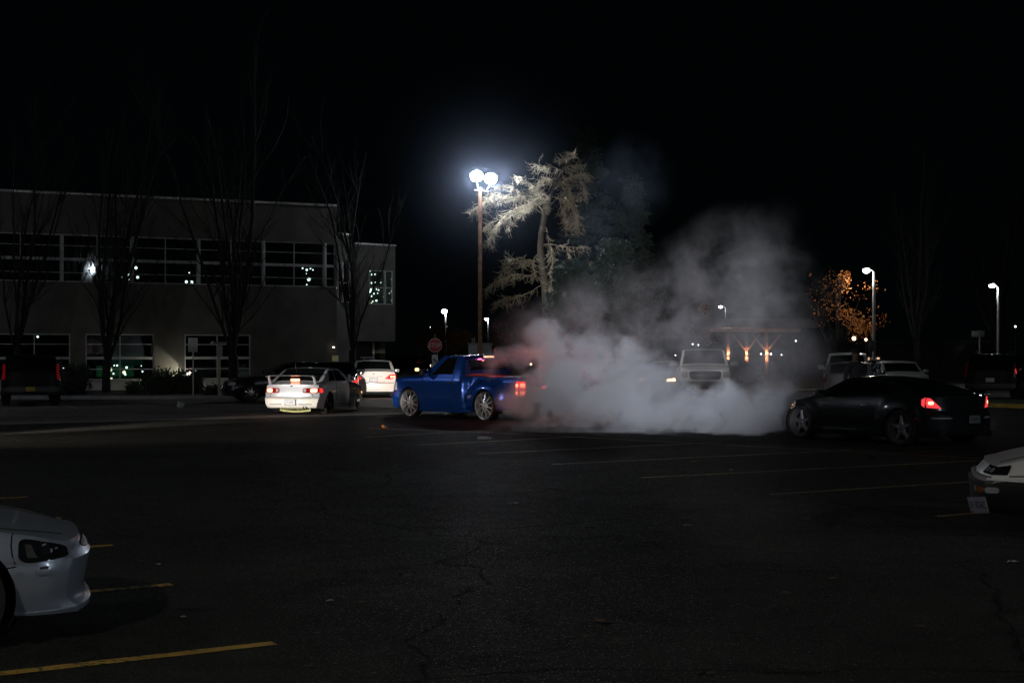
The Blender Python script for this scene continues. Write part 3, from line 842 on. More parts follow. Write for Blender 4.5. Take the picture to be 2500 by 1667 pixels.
# headlamps of a car outside the picture, left, sweeping along the lane
def beam(x, y, z, tx, ty, tz, power, ang, col):
    lamp_light('unseen_beam','SPOT',(x,y,z),power,col,.07,None,aim((tx-x,ty-y,tz-z)),ang,.6)

# ------------------------------------------------------------------ poles, boxes, signs
M_signback = mat('sign_back', (.35,.35,.34), .45, .5, var=.1)
M_signdark = mat('sign_dark', (.045,.045,.045), .5)
M_signwhite = mat('sign_white', (.62,.62,.60), .45)
M_red = mat('sign_red', (.42,.02,.03), .4)
st = empty('stop_sign', GD(1062,80), R(3), 'red octagonal STOP sign on a post with a curved-arrow plate below it', 'stop sign')
P = W(1062,843,80)
k = MB(); k.box((0,.05,(zat(815,80))/2),(.06,.04,zat(815,80))); k.box((.13,.08,zat(880,80)/2+.4),(.05,.04,zat(850,80))); k.build('post', M_pole, st)
oc = lambda r: [(r*math.cos(R(22.5+45*i)), r*math.sin(R(22.5+45*i))) for i in range(8)]
k = MB(); k.prism([(a, b+P.z) for a, b in oc(.415)], -.012, .0); pn = k.build('sign_panel', M_signwhite, st, smooth=0)
k = MB(); k.prism([(a, b+P.z) for a, b in oc(.385)], -.020, -.013); k.build('red_face', M_red, pn, smooth=0)
text('STOP', .34, M_signwhite, pn, (0,-.022,P.z-.005), (R(90),0,0), .004, .80)
k = MB(); k.box((.0,-.01,zat(883,80)),(.34,.015,.78)); pn = k.build('arrow_plate', M_signwhite, st, smooth=0)
k = MB(); z_ = zat(885,80); pts = [(.10,-.20),(.11,-.05),(.07,.08),(-.01,.15),(-.05,.17)]
for (a,b),(c,d_) in zip(pts,pts[1:]): k.tube([(a,-.022,z_+b),(c,-.022,z_+d_)],.028,6)
k.prism([(-.14,z_+.20),(-.02,z_+.24),(-.05,z_+.09)],-.026,-.018); k.build('arrow_symbol', M_signdark, pn, smooth=0)
ub = empty('utility_cabinet', GD(1172,78), 0, 'pale grey utility cabinet behind the foot of the wooden pole', 'cabinet')
za = zat(840,78)
k = MB(); k.box((0,0,za/2),(1.26,.7,za),bev=.01); k.build('cabinet_body', mat('cabinet_paint',(.30,.31,.31),.6,var=.1), ub)
k = MB(); k.box((0,-.02,za+.02),(1.42,.8,.05),bev=.01); k.build('cabinet_lid', M_signback, ub)
for x in (-.3,.3): k = MB(); k.box((x,-.355,za/2),(.5,.012,za*.8)); k.build('cabinet_door', mat('cabinet_door_paint',(.27,.28,.28),.6), ub)
k = MB()
for x in (-.43,-.31): k = MB(); k.tube([(x,.1,za),(x,.1,za+.28)],.03,8); k.sphere((x,.1,za+.30),.05,6); k.build('vent_pipe', M_signback, ub)
def sign(px, d, items, lab, cat='sign', post=(0,.05), pm=M_pole, ptop=None):
    ro = empty('road_sign', GD(px,d), 0, lab, cat)
    top = ptop if ptop else items[0][2]
    k = MB(); k.box((post[0],.04,top/2),(post[1],.05,top)); k.build('post', pm, ro)
    for nm, x, z, w_, h_, m in items:
        k = MB(); k.box((x,0,z),(w_,.015,h_),bev=.004); k.build(nm, m, ro)
    return ro
d = 54.0
sign(471,d,[('sign_panel',0,zat(842,d),.36,.54,M_signback)],'plain rectangular sign seen from behind, left of the second tree','sign',ptop=zat(858,d), pm=M_signback)
ro = sign(536,d,[('direction_plate',.0,zat(837,d),.56,.09,mat('plate_dark_grey',(.10,.10,.10),.5)),('parking_plate',0,zat(857,d),.24,.40,mat('notice_plate',(.24,.23,.22),.5,var=.3,vscale=14))],'post with a left-pointing arrow plate above a small parking notice','sign',post=(-.02,.10), pm=mat('pale_post',(.30,.28,.18),.7,var=.2), ptop=zat(845,d))  # direction plate is plain dark grey
k = MB(); k.prism([(-.36,zat(837,d)),(-.24,zat(837,d)+.09),(-.24,zat(837,d)-.09)],-.012,.008); k.build('arrow_head', M_signback, ro)
d = 66
sign(2388,d,[('sign_panel',0,zat(815,d),.60,.28,M_signback)],'blank wide rectangular sign on a thin post at the right','sign', post=(.08,.05), ptop=zat(806,d), pm=M_signback)
d = 64
sign(2126,d,[('sign_panel',0,zat(845,d),.28,.50,M_signdark)],'tall dark sign panel below the orange tree','sign', pm=M_signdark)
# timber pavilion with lit posts
M_timber = mat('timber', (.30,.15,.085), .7, var=.3, vscale=6, bump=.4)
pv = empty('timber_pavilion', GD(1850,84), 0, 'timber shelter with uplit posts and braces behind the smoke', 'shelter')
d = 84; E_up = mat('uplight_glow',(1,.8,.5),.4,emit=(1,.62,.40),estr=8)
for px, dd in ((1777,92),(1822,88),(1871,84)):
    p = GD(px,dd) - pv.location; top = zat(812, dd)
    k = MB(); k.box((p.x,p.y,top/2),(.20,.20,top),bev=.01); k.build('post', M_timber, pv)
    zc = zat(868,dd)
    k = MB(); k.box((p.x,p.y,zc),(.34,.34,.06),bev=.01); f_ = k.build('light_collar', M_black, pv)
    if px != 1777:
        for sx in (-1,1): k = MB(); k.tube([(p.x+sx*.08,p.y-.02,zc+.35),(p.x+sx*.85,p.y-.02,top-.1)],.06,6); k.build('brace', M_timber, pv)
    lamp_light('uplight','POINT',(p.x,p.y-.24,zc+.14),26,(1,.55,.36),.05,pv)
    lamp_light('downlight','POINT',(p.x,p.y-.24,zc-.14),12,(1,.60,.42),.05,pv)
z1_ = zat(806,84)
for bx,by,bz in ((.4,0,z1_),(-.2,4,zat(806,88))): k = MB(); k.box((bx,by,bz),(4.2,.22,.20),bev=.01); k.build('beam', M_timber, pv)
k = MB(); k.prism([(-3,z1_+.15),(3.6,z1_+.15),(2.9,z1_+.65),(-2.2,z1_+.65)],-1,9); k.build('roof', M_black, pv)
# far small lights
M_bulb = mat('lit_far_bulb', (1,1,1), .4, emit=(.9,.95,1), estr=5)
M_bulbw = mat('lit_far_bulb_warm', (1,.9,.7), .4, emit=(1,.72,.42), estr=5)
far = [(2085,826,90,.13,1,'round warm globe lamp left of the lit windows, below the orange leaves'),(2114,829,90,.085,1,'smaller orange globe lamp right of the round one'),
 (1858,864,95,.06,0,'low white light left of the middle shelter post'),(1882,864,95,.07,0,'low white light just right of the tall shelter post'),(1908,866,95,.05,0,'faint low light further right of the shelter'),
 (1943,832,100,.06,0,'single small light right of the shelter'),(1691,840,100,.05,0,'left one of a pair of tiny lights above the white pickup'),(1705,842,100,.05,0,'right one of a pair of tiny lights above the white pickup'),
 (1296,889,60,.045,1,'warm speck of light over the pickup bed'),(1362,889,60,.035,1,'second warm speck in the smoke over the pickup bed'),
 (1649,867,95,.04,0,'speck of light left of the white pickup roof'),(2479,797,90,.06,0,'small light at the far right edge'),(1050,799,120,.05,0,'tiny light left of the slim lamp post'),(1090,797,118,.06,0,'tiny light beside the slim lamp post')]
for px,py,d,r,wm,lab in far:
    p = W(px,py,d); o = empty('garden_lamp', (p.x,d,0), 0, lab, 'lamp')
    k = MB(); k.tube([(0,0,0),(0,0,p.z-r)],.03,6); k.build('post', M_black, o)
    k = MB(); k.sphere((0,0,p.z),r,6); k.build('globe', M_bulbw if wm else M_bulb, o)
for px,py,d,lab in ((1018,905,95,'left of two yellow headlights beyond the pickup bonnet'),(1054,893,100,'right of two yellow headlights beyond the pickup bonnet')):
    p = W(px,py,d) if py<905 else W(px,902,d); o = empty('marker_lamp', (p.x,d,0), 0, lab, 'lamp')
    k = MB(); k.tube([(0,0,0),(0,0,max(.1,p.z-.1))],.04,6); k.build('post', M_black, o)
    k = MB(); k.box((0,0,max(.3,p.z)),(.26 if px<1030 else .2,.1,.18),bev=.05); k.build('lit_lens', mat('yellow_glow',(1,.8,.3),.4,emit=(1,.72,.22),estr=4) if px<1030 else mat('cream_glow',(1,.9,.6),.4,emit=(1,.9,.6),estr=5), o)
# ------------------------------------------------------------------ trees and planting
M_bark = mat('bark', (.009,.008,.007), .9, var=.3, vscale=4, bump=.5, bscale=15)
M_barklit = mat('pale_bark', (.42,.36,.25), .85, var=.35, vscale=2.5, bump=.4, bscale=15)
class Tubes:
    """many tapered tubes in one mesh, made with numpy"""
    def __init__(s): s.V = []; s.F = []; s.n = 0
    def add(s, P, r0, r1, k=4):
        P = np.asarray(P, float); n = len(P)
        T = np.gradient(P, axis=0); T /= np.maximum(1e-9, np.linalg.norm(T, axis=1))[:,None]
        ref = np.array([0.0,0,1.0]) if abs(T[0,2]) < .9 else np.array([1.0,0,0])
        A = np.cross(T, ref); A /= np.maximum(1e-9, np.linalg.norm(A, axis=1))[:,None]; B = np.cross(T, A)
        rr = np.linspace(r0, r1, n)[:,None,None]; th = np.arange(k)*2*np.pi/k
        V = P[:,None,:] + rr*(A[:,None,:]*np.cos(th)[None,:,None] + B[:,None,:]*np.sin(th)[None,:,None])
        s.V.append(V.reshape(-1,3)); i = np.arange(n-1)[:,None]*k; j = np.arange(k)[None,:]; j2 = (j+1) % k
        s.F.append((np.stack([i+j, i+j2, i+k+j2, i+k+j], -1).reshape(-1,4)) + s.n); s.n += n*k
    def build(s, name, m, parent=None, loc=None):
        V = np.concatenate(s.V); Fc = np.concatenate(s.F)
        me = bpy.data.meshes.new(name); me.vertices.add(len(V)); me.vertices.foreach_set('co', V.ravel())
        me.loops.add(Fc.size); me.loops.foreach_set('vertex_index', Fc.ravel()); me.polygons.add(len(Fc))
        me.polygons.foreach_set('loop_start', np.arange(0, Fc.size, 4)); me.update(calc_edges=True)
        me.polygons.foreach_set('use_smooth', [True]*len(Fc)); me.materials.append(m); me.validate()
        return link(name, me, parent, loc)
rng = np.random.default_rng(11)
def unit(v): return v/max(1e-9, np.linalg.norm(v))
def wander(p, d, L, n, wob, grav=0, curl=0):
    """a crooked line; grav pulls it down first, curl turns the tip up again"""
    pts = [np.array(p, float)]; d = unit(np.array(d, float))
    for i in range(n):
        t = i/n
        d = unit(d + rng.normal(0, wob, 3) + np.array([0,0,-grav*(1-t) + curl*t]))
        pts.append(pts[-1] + d*L/n)
    return pts
def bare_tree(loc, h, seed, lab, trunk_h=1.9, r=.17, limbs=6, spread=.22, m=M_bark, twig=1.0, lean=0, group=None, fork=None):
    global rng
    rng = np.random.default_rng(seed)
    ro = empty('bare_tree', loc, 0, lab, 'tree', group)
    tr = Tubes(); P = wander((0,0,-.05), (lean,0,1), trunk_h, 6, .03)
    k = MB(); k.tube([Vector(p) for p in P], [r*1.25, r*1.05, r, r*.95, r*.95, r, r*.9], 12); k.build('trunk', m, ro)
    cr = Tubes(); top = P[-1]
    def grow(p, d, L, r0, lev):
        n = 9 if lev < 2 else 6
        Q = wander(p, d, L, n, .07 if lev == 0 else .13, 0, .10 if lev else .05)
        cr.add(Q, r0, r0*.35 if lev < 2 else r0*.3, 6 if lev == 0 else (4 if lev == 1 else 3))
        if lev >= 3: return
        cnt = (12, 8, 5)[lev]
        for i in range(int(cnt*twig)):
            t = rng.uniform(.12, .97); q = Q[int(t*n)]; a = rng.uniform(0, 2*np.pi); dd = unit(Q[min(n, int(t*n)+1)] - Q[int(t*n)-1 if int(t*n) else 0])
            side = unit(np.array([np.cos(a), np.sin(a), 0]))
            grow(q, dd + side*rng.uniform(.35,.75) + np.array([0,0,.35]), L*rng.uniform(.26,.45)*(1.1-t*.5), r0*(1-t*.6)*.45, lev+1)
    for i in range(limbs):
        a = 2*np.pi*i/limbs + rng.uniform(-.4,.4); s_ = spread*rng.uniform(.4,1.2)
        grow(top - np.array([0,0,rng.uniform(0,.5)]), (np.cos(a)*s_+lean, np.sin(a)*s_, 1), (h-trunk_h)*rng.uniform(.72,1.0), r*rng.uniform(.28,.45), 0)
    if limbs: grow(top, (lean,0,1), h-trunk_h, r*.5, 0)
    cr.build('crown', m, ro)
    return ro
bare_tree(GD(259,58.5), 12.5, 3, 'dark bare upright tree in front of the second ground-floor window',1.5, .18, 6, .22)
bare_tree(GD(571,57.5), 14.5, 5, 'tall dark bare tree with thick forked trunk left of the silver hatchback', 1.7, .21, 6, .24)
bare_tree(GD(866,66), 12.0, 8, 'dark bare tree in front of the set-back wing above the white sedan', 1.9, .17, 5, .18)
bare_tree(GD(40,57), 12.0, 18, 'faint bare tree behind the dark SUV at the far left', 1.8, .15, 5, .25)
bare_tree(GD(2236,80), 13.0, 21, 'dim bare tree between the two right-hand lamp posts', 2.4, .22, 5, .32)
bare_tree(GD(2440,88), 15.0, 22, 'dim wide bare tree at the far right edge', 2.4, .28, 6, .42)
bare_tree(GD(1452,112), 5.5, 23, 'slim distant tree wound with small lights in the smoke', .8, .10, 2, .1, twig=.4)

# the gnarled tree beside the floodlights
rng = np.random.default_rng(5)
TD = 71.5
gt = empty('gnarled_tree', GD(1326, TD), 0, 'gnarled bare tree with drooping mossy twigs lit by the floodlights', 'tree')
gx, gy = gt.location.x, gt.location.y
def C(cx, cy, dd=0): 
    p = W(1150+.2233*cx, 370+.2233*cy, TD+dd); return np.array([p.x-gx, p.y-gy, p.z])
k = MB()
tp = [np.array([0,0,-.1]), C(835,1900), C(812,1500), C(775,1250), C(757,1050), C(765,900), C(790,760), C(810,640), C(850,520), C(925,350), C(1000,200), C(1080,90)]
k.tube([Vector(p) for p in tp], [.26,.22,.20,.185,.155,.14,.15,.14,.11,.07,.045,.02], 12)
k.build('trunk', mat('trunk_bark',(.10,.085,.062),.9,var=.45,vscale=3,bump=.6,bscale=9), gt)
limbs = [([(790,660,0),(640,470,-.6),(430,500,-1.2),(250,480,-1.6),(120,570,-1.9),(20,640,-2)], .075, 4.2, .9),
 ([(620,470,-.6),(520,440,-1),(430,370,-1.4),(300,380,-1.6)], .04, 3.6, .6),
 ([(430,500,-1.2),(300,450,-1.4),(190,460,-1.5)], .035, 3.0, .7),
 ([(785,680,0),(600,570,-1.1),(450,650,-1.6),(330,740,-1.9),(260,850,-2),(190,990,-2)], .07, 3.4, .9),
 ([(450,650,-1.6),(430,760,-1.7),(420,890,-1.7)], .03, 2.6, .6),
 ([(700,500,-.8),(620,600,-1.4),(540,680,-1.6)], .04, 4.5, .6),
 ([(330,740,-1.9),(230,770,-2),(150,820,-2.1)], .03, 2.8, .7),
 ([(820,560,0),(720,400,-.9),(600,320,-1.3),(490,270,-1.5)], .055, 4.6, .45),
 ([(850,500,0),(760,420,.6),(680,380,.3)], .05, 5.0, .7),
 ([(820,600,0),(760,520,-1.1),(700,520,-1.4),(640,620,-1.4)], .05, 5.5, .6),
 ([(860,480,0),(800,520,-.9),(830,600,-1.2)], .05, 5.5, .6),
 ([(925,350,0),(870,300,-.8),(800,280,-1),(740,350,-1.2)], .045, 4.6, .7),
 ([(1000,220,0),(900,160,-.5),(800,170,-.8),(690,140,-.8)], .04, 3.0, .8),
 ([(1000,200,0),(1100,150,.4),(1200,140,.5)], .04, 3.0, .8),
 ([(1080,90,0),(1000,80,.2),(940,110,.2)], .03, 2.6, .6), ([(1080,90,0),(1130,30,0),(1060,10,0)], .02, 3, .6),
 ([(900,430,0),(1040,300,.8),(1150,260,1),(1240,240,1)], .05, 3.0, .9),
 ([(880,490,0),(1000,530,.6),(1100,600,.9),(1160,720,1),(1165,790,1)], .055, 3.2, 1.0),
 ([(960,510,.3),(1000,640,.4),(1050,760,.5),(1060,840,.5)], .03, 2.4, .8),
 ([(930,520,0),(1010,450,.3),(1050,370,.4)], .045, 2.6, .8),
 ([(1040,300,.8),(1080,420,.8),(1100,520,.8)], .035, 2.6, .9),
 ([(1150,260,1),(1230,380,1.2),(1250,480,1.2)], .025, 2, .9),
 ([(800,800,0),(830,860,-.4),(850,950,-.5)], .03, 1.6, .5),
 ([(760,1040,0),(850,1010,-.3),(1000,1040,-.4),(1150,1045,-.3),(1290,1045,-.2)], .06, 1.3, .7),
 ([(1000,1040,-.4),(1060,1010,-.5),(1075,960,-.5)], .05, .3, .4),
 ([(850,1010,-.3),(885,1100,-.9),(895,1250,-1),(900,1400,-1),(880,1500,-1)], .05, 3.4, .8),
 ([(900,1150,-.9),(960,1200,-.9),(1020,1320,-.9)], .03, 2.4, .7),
 ([(745,1110,0),(690,1150,-.4),(685,1260,-.5),(700,1360,-.5)], .04, 1.5, .6),
 ([(770,1230,0),(640,1180,-.5),(520,1190,-.9),(400,1180,-1.2)], .045, 2.1, .9),
 ([(775,1300,0),(640,1350,-.4),(480,1340,-.8),(320,1400,-1.1),(180,1480,-1.3)], .045, 2.1, 1.0),
 ([(480,1340,-.8),(420,1240,-.9),(330,1330,-1)], .03, 2.0, 1.0),
 ([(1050,1075,-.4),(1080,1150,-.4),(1120,1230,-.4)], .03, 1.8, .7),
 ([(790,1350,0),(960,1330,.2),(1130,1275,.3),(1250,1235,.3),(1360,1200,.3)], .045, .9, .8),
 ([(790,1450,0),(600,1560,-.4),(400,1600,-.6),(250,1650,-.9)], .04, 1.6, 1.0),
 ([(800,1500,0),(900,1600,0),(1000,1700,0)], .04, 1.4, 1.0)]
cr = Tubes()
for pts, r0, dens, tl in limbs:
    Q = [C(p[0], p[1], p[2]*.75+.2) for p in pts]
    # bend the limb smoothly
    t = np.linspace(0, len(Q)-1, len(Q)*4); Qa = np.array(Q)
    S_ = np.stack([np.interp(t, range(len(Q)), Qa[:,i]) for i in range(3)], -1)
    S_[1:-1] = (S_[:-2]+S_[1:-1]*2+S_[2:])/4; S_ += rng.normal(0,.02,S_.shape); 
    cr.add(S_, r0*.5, r0*.15, 6)
    Ln = np.sum(np.linalg.norm(np.diff(S_, axis=0), axis=1)); N = int(Ln*dens*10)
    for _ in range(N):
        u = rng.uniform(.08, 1)**.8; i = min(len(S_)-2, int(u*(len(S_)-1))); p = S_[i] + (S_[i+1]-S_[i])*rng.uniform()
        d = unit(S_[i+1]-S_[i]); side = unit(rng.normal(0,1,3)*np.array([1,1,.6])); 
        L = tl*rng.uniform(.35,1.0)
        T = wander(p, d*.7+side*.8+np.array([0,0,-.1]), L, 6, .22, .42, .62)
        cr.add(T, .013, .006, 3)
        for _q in range(rng.integers(2,5)):
            j = rng.integers(1,5); sd = unit(rng.normal(0,1,3)); L2 = L*rng.uniform(.25,.5)
            cr.add(wander(T[j], unit(T[j+1]-T[j])*.5+sd, L2, 4, .25, .3, .7), .009, .004, 3)
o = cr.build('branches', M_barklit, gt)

def leaf_cloud(name, centres, m, parent, size=.12, seed=1, flat=0):
    """many leaf blades; centres: (x,y,z, rx,ry,rz, count)"""
    rg = np.random.default_rng(seed); Vs = []
    for (x,y,z,rx,ry,rz,n) in centres:
        P = rg.normal(0, 1, (n,3)); P /= np.maximum(1, np.linalg.norm(P,axis=1)/1.6)[:,None]*1.0
        P = P*np.array([rx,ry,rz])*.6 + np.array([x,y,z])
        a = rg.normal(0,1,(n,3)); a /= np.linalg.norm(a,axis=1)[:,None]; b = np.cross(a, rg.normal(0,1,(n,3))); b /= np.linalg.norm(b,axis=1)[:,None]
        s_ = size*rg.uniform(.5,1.2,(n,1))
        Vs.append(np.stack([P-a*s_, P+b*s_*.5, P+a*s_, P-b*s_*.5], 1).reshape(-1,3))
    V = np.concatenate(Vs); nf = len(V)//4
    me = bpy.data.meshes.new(name); me.vertices.add(len(V)); me.vertices.foreach_set('co', V.ravel())
    me.loops.add(nf*4); me.loops.foreach_set('vertex_index', np.arange(nf*4)); me.polygons.add(nf); me.polygons.foreach_set('loop_start', np.arange(0,nf*4,4)); me.update(calc_edges=True)
    me.materials.append(m)
    return link(name, me, parent)
M_orange = mat('orange_leaf', (.42,.15,.025), .7, var=.5, vscale=1.5)
M_rust = mat('rust_leaf', (.16,.06,.03), .8, var=.5, vscale=2)
M_green = mat('hedge_leaf', (.03,.05,.022), .7, var=.5, vscale=3)
M_fir = mat('fir_needles', (.014,.026,.016), .9, var=.4)
def leafy(px, d, h, lab, m, blobs, seed, r=.10, size=.12):
    ro = bare_tree(GD(px,d), h, seed, lab, h*.3, r, 4, .4, twig=.7); ro.name = 'leafy_tree'
    cs = []
    for (bx,by,rx,ry,n) in blobs:
        p = W(bx,by,d-.2); cs.append((p.x-ro.location.x, random.uniform(-.5,.3), p.z, rx, rx, ry, n))
    leaf_cloud('foliage', cs, m, ro, size, seed)
    return ro
leafy(2052,69,5.6,'orange-leaved autumn tree beside the lamp post at the right',M_orange,
  [(2062,680,.32,.42,195),(2055,700,.42,.35,90),(2035,700,.5,.8,58),(2022,720,.4,.9,54),(2050,730,.5,.5,40),(2075,775,.7,.45,247),(2100,795,.75,.35,315),(2118,805,.5,.3,150),(2060,765,.4,.4,97),(2100,820,.6,.4,90),(2130,780,.6,.7,67),(2145,785,.6,.4,30),(2010,760,.7,.8,63),(1995,700,.5,.8,40),(2090,715,.8,.5,45),(2130,700,.7,.3,22)],31,.12,.062)
leafy(1052,96,3.6,'small rust-leaved tree behind the stop sign',M_rust,[(1070,815,1.0,.9,500),(1050,830,1.1,1.0,500),(1080,850,1.1,1.1,500),(1040,860,.9,1.0,300)],32,.08,.10)
leafy(1122,98,3.3,'low yellow-brown tree left of the wooden pole',mat('ochre_leaf',(.26,.17,.04),.8,var=.5,vscale=2),[(1120,820,.9,.5,380),(1132,832,1.0,.7,450),(1115,845,.7,.6,260)],33,.07,.10)
leafy(1228,99,3.6,'dark rust bush between the cabinet and the smoke',M_rust,[(1225,820,1.2,1.0,550),(1245,840,1.3,1.0,550),(1212,850,.9,.9,300)],34,.08,.10)
leafy(1725,104,5.0,'autumn tree with brown leaves under the distant lamp in the smoke',M_orange,[(1721,758,.45,.55,160),(1712,800,1.0,.8,130),(1735,815,1.1,.9,150)],35,.10,.10)
for px,d,h,seed,lab in ((1430,86,15.5,41,'tall dark fir standing behind the gnarled tree'),(1540,92,13.5,42,'dark fir to the right of the tallest one'),(1395,68.5,6.2,43,'bushy dark fir standing before the lower trunk of the gnarled tree'),(1500,70,7.4,44,'bushy dark fir right of the gnarled tree')):
    ro = empty('fir_tree', GD(px,d), 0, lab, 'tree'); k = MB(); k.tube([(0,0,0),(0,0,h*.5),(0,0,h)],[.3,.18,.03],10); k.build('trunk',M_bark,ro)
    rg = np.random.default_rng(seed); cs = []
    for i in range(150 if d > 75 else 330):
        t = rg.uniform(.12 if d > 75 else .0,.98); a = rg.uniform(0,2*np.pi); q = rg.uniform(.25,1)*(1-t)*h*(.27 if d > 75 else .36)+.2
        cs.append((np.cos(a)*q, np.sin(a)*q, t*h-.25*q, .6, .6, .22, 36))
    leaf_cloud('foliage', cs, M_fir, ro, .17, seed)
def hedge(p0, p1, w_, h, lab, n, seed):
    p0, p1 = Vector(p0), Vector(p1); L = (p1-p0).length; c = (p0+p1)/2; c.z = .1
    ro = empty('hedge', c, math.atan2((p1-p0).y,(p1-p0).x), lab, 'hedge')
    k = MB(); k.box((0,0,h*.46),(L*.94,w_*.86,h*.88),bev=.18); 
    k.v = [tuple(Vector(v)*1.0 + Vector((noise.noise(Vector(v)*2.1)*.12, noise.noise(Vector(v)*1.7+Vector((9,0,0)))*.1, noise.noise(Vector(v)*1.9)*.1))) for v in k.v]
    k.build('leaf_core', mat('hedge_core',(.012,.02,.01),.95,bump=1,bscale=12), ro)
    rg = np.random.default_rng(seed); cs = []
    for i in range(n):
        f = rg.integers(0,4); x = rg.uniform(-.5,.5)*L
        if f == 0: y, z = -w_/2, rg.uniform(0,1)*h
        elif f == 1: y, z = rg.uniform(-.5,.5)*w_, h*rg.uniform(.95,1.03)
        elif f == 2: x = L/2*(1 if rg.uniform()>.5 else -1); y, z = rg.uniform(-.5,.5)*w_, rg.uniform(0,1)*h
        else: y, z = -w_/2*rg.uniform(.9,1.08), rg.uniform(.3,1)*h
        cs.append((x,y,z,.16,.12,.14,14))
    for i in range(max(4,n//16)):
        cs.append((rg.uniform(-.48,.48)*L, rg.uniform(-.3,.3)*w_, h+rg.uniform(.05,.22), .05,.05,.16,12))
    leaf_cloud('foliage', cs, M_green, ro, .05, seed)
hedge(GD(355,55.8), GD(487,56.6), .9, .78, 'long clipped hedge below the added wall lamp', 260, 51)
hedge(GD(140,54.6), GD(212,55.2), 1.0, 1.05, 'taller clipped bush right of the dark SUV', 190, 52)
hedge(GD(505,55.0), GD(560,55.2), .6, .28, 'low scrub around the sign post left of the forked tree', 70, 53)
hedge(GD(318,56.6), GD(350,56.6), .6, .36, 'low bush at the left end of the long hedge', 60, 54)
# ------------------------------------------------------------------ the vehicles themselves
P_silver = paint('silver_paint', (.40,.45,.53), .36, .45, .9)
P_integra = paint('worn_silver_paint', (.43,.46,.50), .38, .3, .5)
P_white = paint('white_paint', (.72,.71,.68), .38, 0, .6)
P_blue = paint('deep_blue_paint', (.005,.050,.28), .24, .45, 1)
P_blackp = paint('black_paint', (.012,.013,.014), .2, 0, 1)
P_dull = mat('dull_black_paint',(.008,.008,.009),.35,0,.2,spec=.08)
P_char = paint('charcoal_paint', (.014,.017,.019), .3, .2, .8)
P_grey = paint('grey_paint', (.28,.29,.30), .35, .2, .7)
E_red = mat('lit_red_lens', (.5,.01,.01), .2, emit=(1,.035,.03), estr=1.1)
E_redlo = mat('faint_red_lens', (.4,.01,.01), .2, emit=(1,.03,.03), estr=.04)
E_redhot = mat('lit_brake_bulb', (.8,.2,.1), .3, emit=(1,.30,.16), estr=5)
E_redpink = mat('lit_pink_red_lens', (.5,.02,.03), .2, emit=(1,.06,.07), estr=1.0)
E_amber = mat('lit_amber_lens', (.6,.2,.02), .2, emit=(1,.32,.06), estr=2.5)
E_head = mat('lit_headlamp', (.9,.9,.8), .2, emit=(1,.52,.26), estr=7)

# --- silver and white hatchback, seen from behind
sp = dict(L=4.36, bot=[(0,.19),(.6,.16),(3.8,.16),(4.36,.17)],
  belt=[(0,.80),(.35,.86),(1.2,.88),(3.1,.85),(3.9,.72),(4.36,.60)],
  top=[(0,.83),(.32,.90),(.40,.90),(1.30,1.27),(1.75,1.30),(2.15,1.28),(3.05,.89),(3.9,.78),(4.36,.63)],
  half=[(0,.80),(.5,.845),(1.5,.855),(3.4,.85),(4.1,.82),(4.36,.76)],
  rear=[(.19,.05),(.26,-.015),(.44,-.02),(.47,.05),(.6,.06),(.8,.10),(1,.12)], front=[(.17,.02),(.4,0),(.6,.08)],
  pr=.14, pf=.36, tum=.38, wheels=[(.93,.295,.295,.335),(3.50,.295,.295,.335)], wheel=(.215,.20,'five',mat('dark_alloy',(.06,.06,.065),.3,1),.03),
  cuts=(.62,1.45,2.62,3.62), paint=P_integra, step=.05, smooth=.09,
  paints={'bumper': P_white, 'front_fender': P_blackp, 'hatch': P_integra, 'bonnet': P_blackp, 'lower_quarter': P_white},
  labels={'bumper':'white bumper that does not match the silver body','front_fender':'black front fender of another colour'},
  sideglass=[('door_window',1.55,2.50,1.62,2.16,1.10,1.90),('quarter_window',.98,1.50,1.22,1.54,1.12,1.88)],
  topglass=[('rear_window',.48,1.30,.84,.90),('windscreen',2.22,2.98,.9,.84)],
  gaps=[('side',[(1.50,.28),(1.46,.6),(1.52,.86)]),('side',[(2.62,.26),(2.62,.84)]),('side',[(1.50,.27),(2.62,.25)]),
        ('rear',[(-.62,.47),(-.62,.53),(-.58,.58)]),('rear',[(.62,.47),(.62,.53),(.58,.58)]),('rear',[(-.75,.475),(.75,.475)]),
        ('rear',[(-.62,.29),(-.25,.29)]),('rear',[(.25,.29),(.62,.29)])],
  mirror=(2.72,.90,1), handles=[(1.72,.70)], mirrorm=P_integra,
  trim=[('tail_light','rear',[(.34,.60),(.80,.60),(.80,.735),(.34,.735)],7,M_taildim,{'mir':True,'eps':.012,'sub':[('reversing_lens',[(.36,.625),(.44,.625),(.44,.71),(.36,.71)],5,M_clear,.016),('brake_bulb',[(.55,.615),(.73,.615),(.73,.72),(.55,.72)],4,E_redhot,.016)]}),
        ('tail_light_return','side',[(.03,.60),(.34,.61),(.30,.72),(.03,.735)],6,E_red,{}),
        ('side_marker','side',[(3.86,.50),(3.98,.50),(3.98,.56),(3.86,.56)],4,E_amber,{}),
        ('badge','rear',[(-.04,.775),(.04,.775),(.04,.815),(-.04,.815)],3,M_chrome,{'eps':.014})])
def reg(kind, x, y, z):
    if kind == 'rear' or (kind == 'side' and x < .64): 
        if z < .475: return 'bumper'
        if kind == 'side' and z < .60: return 'lower_quarter'
        if kind == 'rear' and z < .60: return 'hatch'
    if kind == 'side' and .9 > x and z < .56: return 'lower_quarter'
    if kind == 'side' and x > 2.62 : return 'front_fender'
    if kind == 'top' and x > 3.06: return 'bonnet'
    if kind == 'side' and 1.45 < x < 2.62 and z > .25: return 'door'
    return 'body'
sp['region'] = reg
d = 39.3
hatch, S = make_car(sp, 'hatchback_car', GD(803, 40.0), (.21, .978), 'silver hatchback with white rear bumper, rear spoiler and black front fender, brake lights on', 'car', ref=(.93,-.80,0))
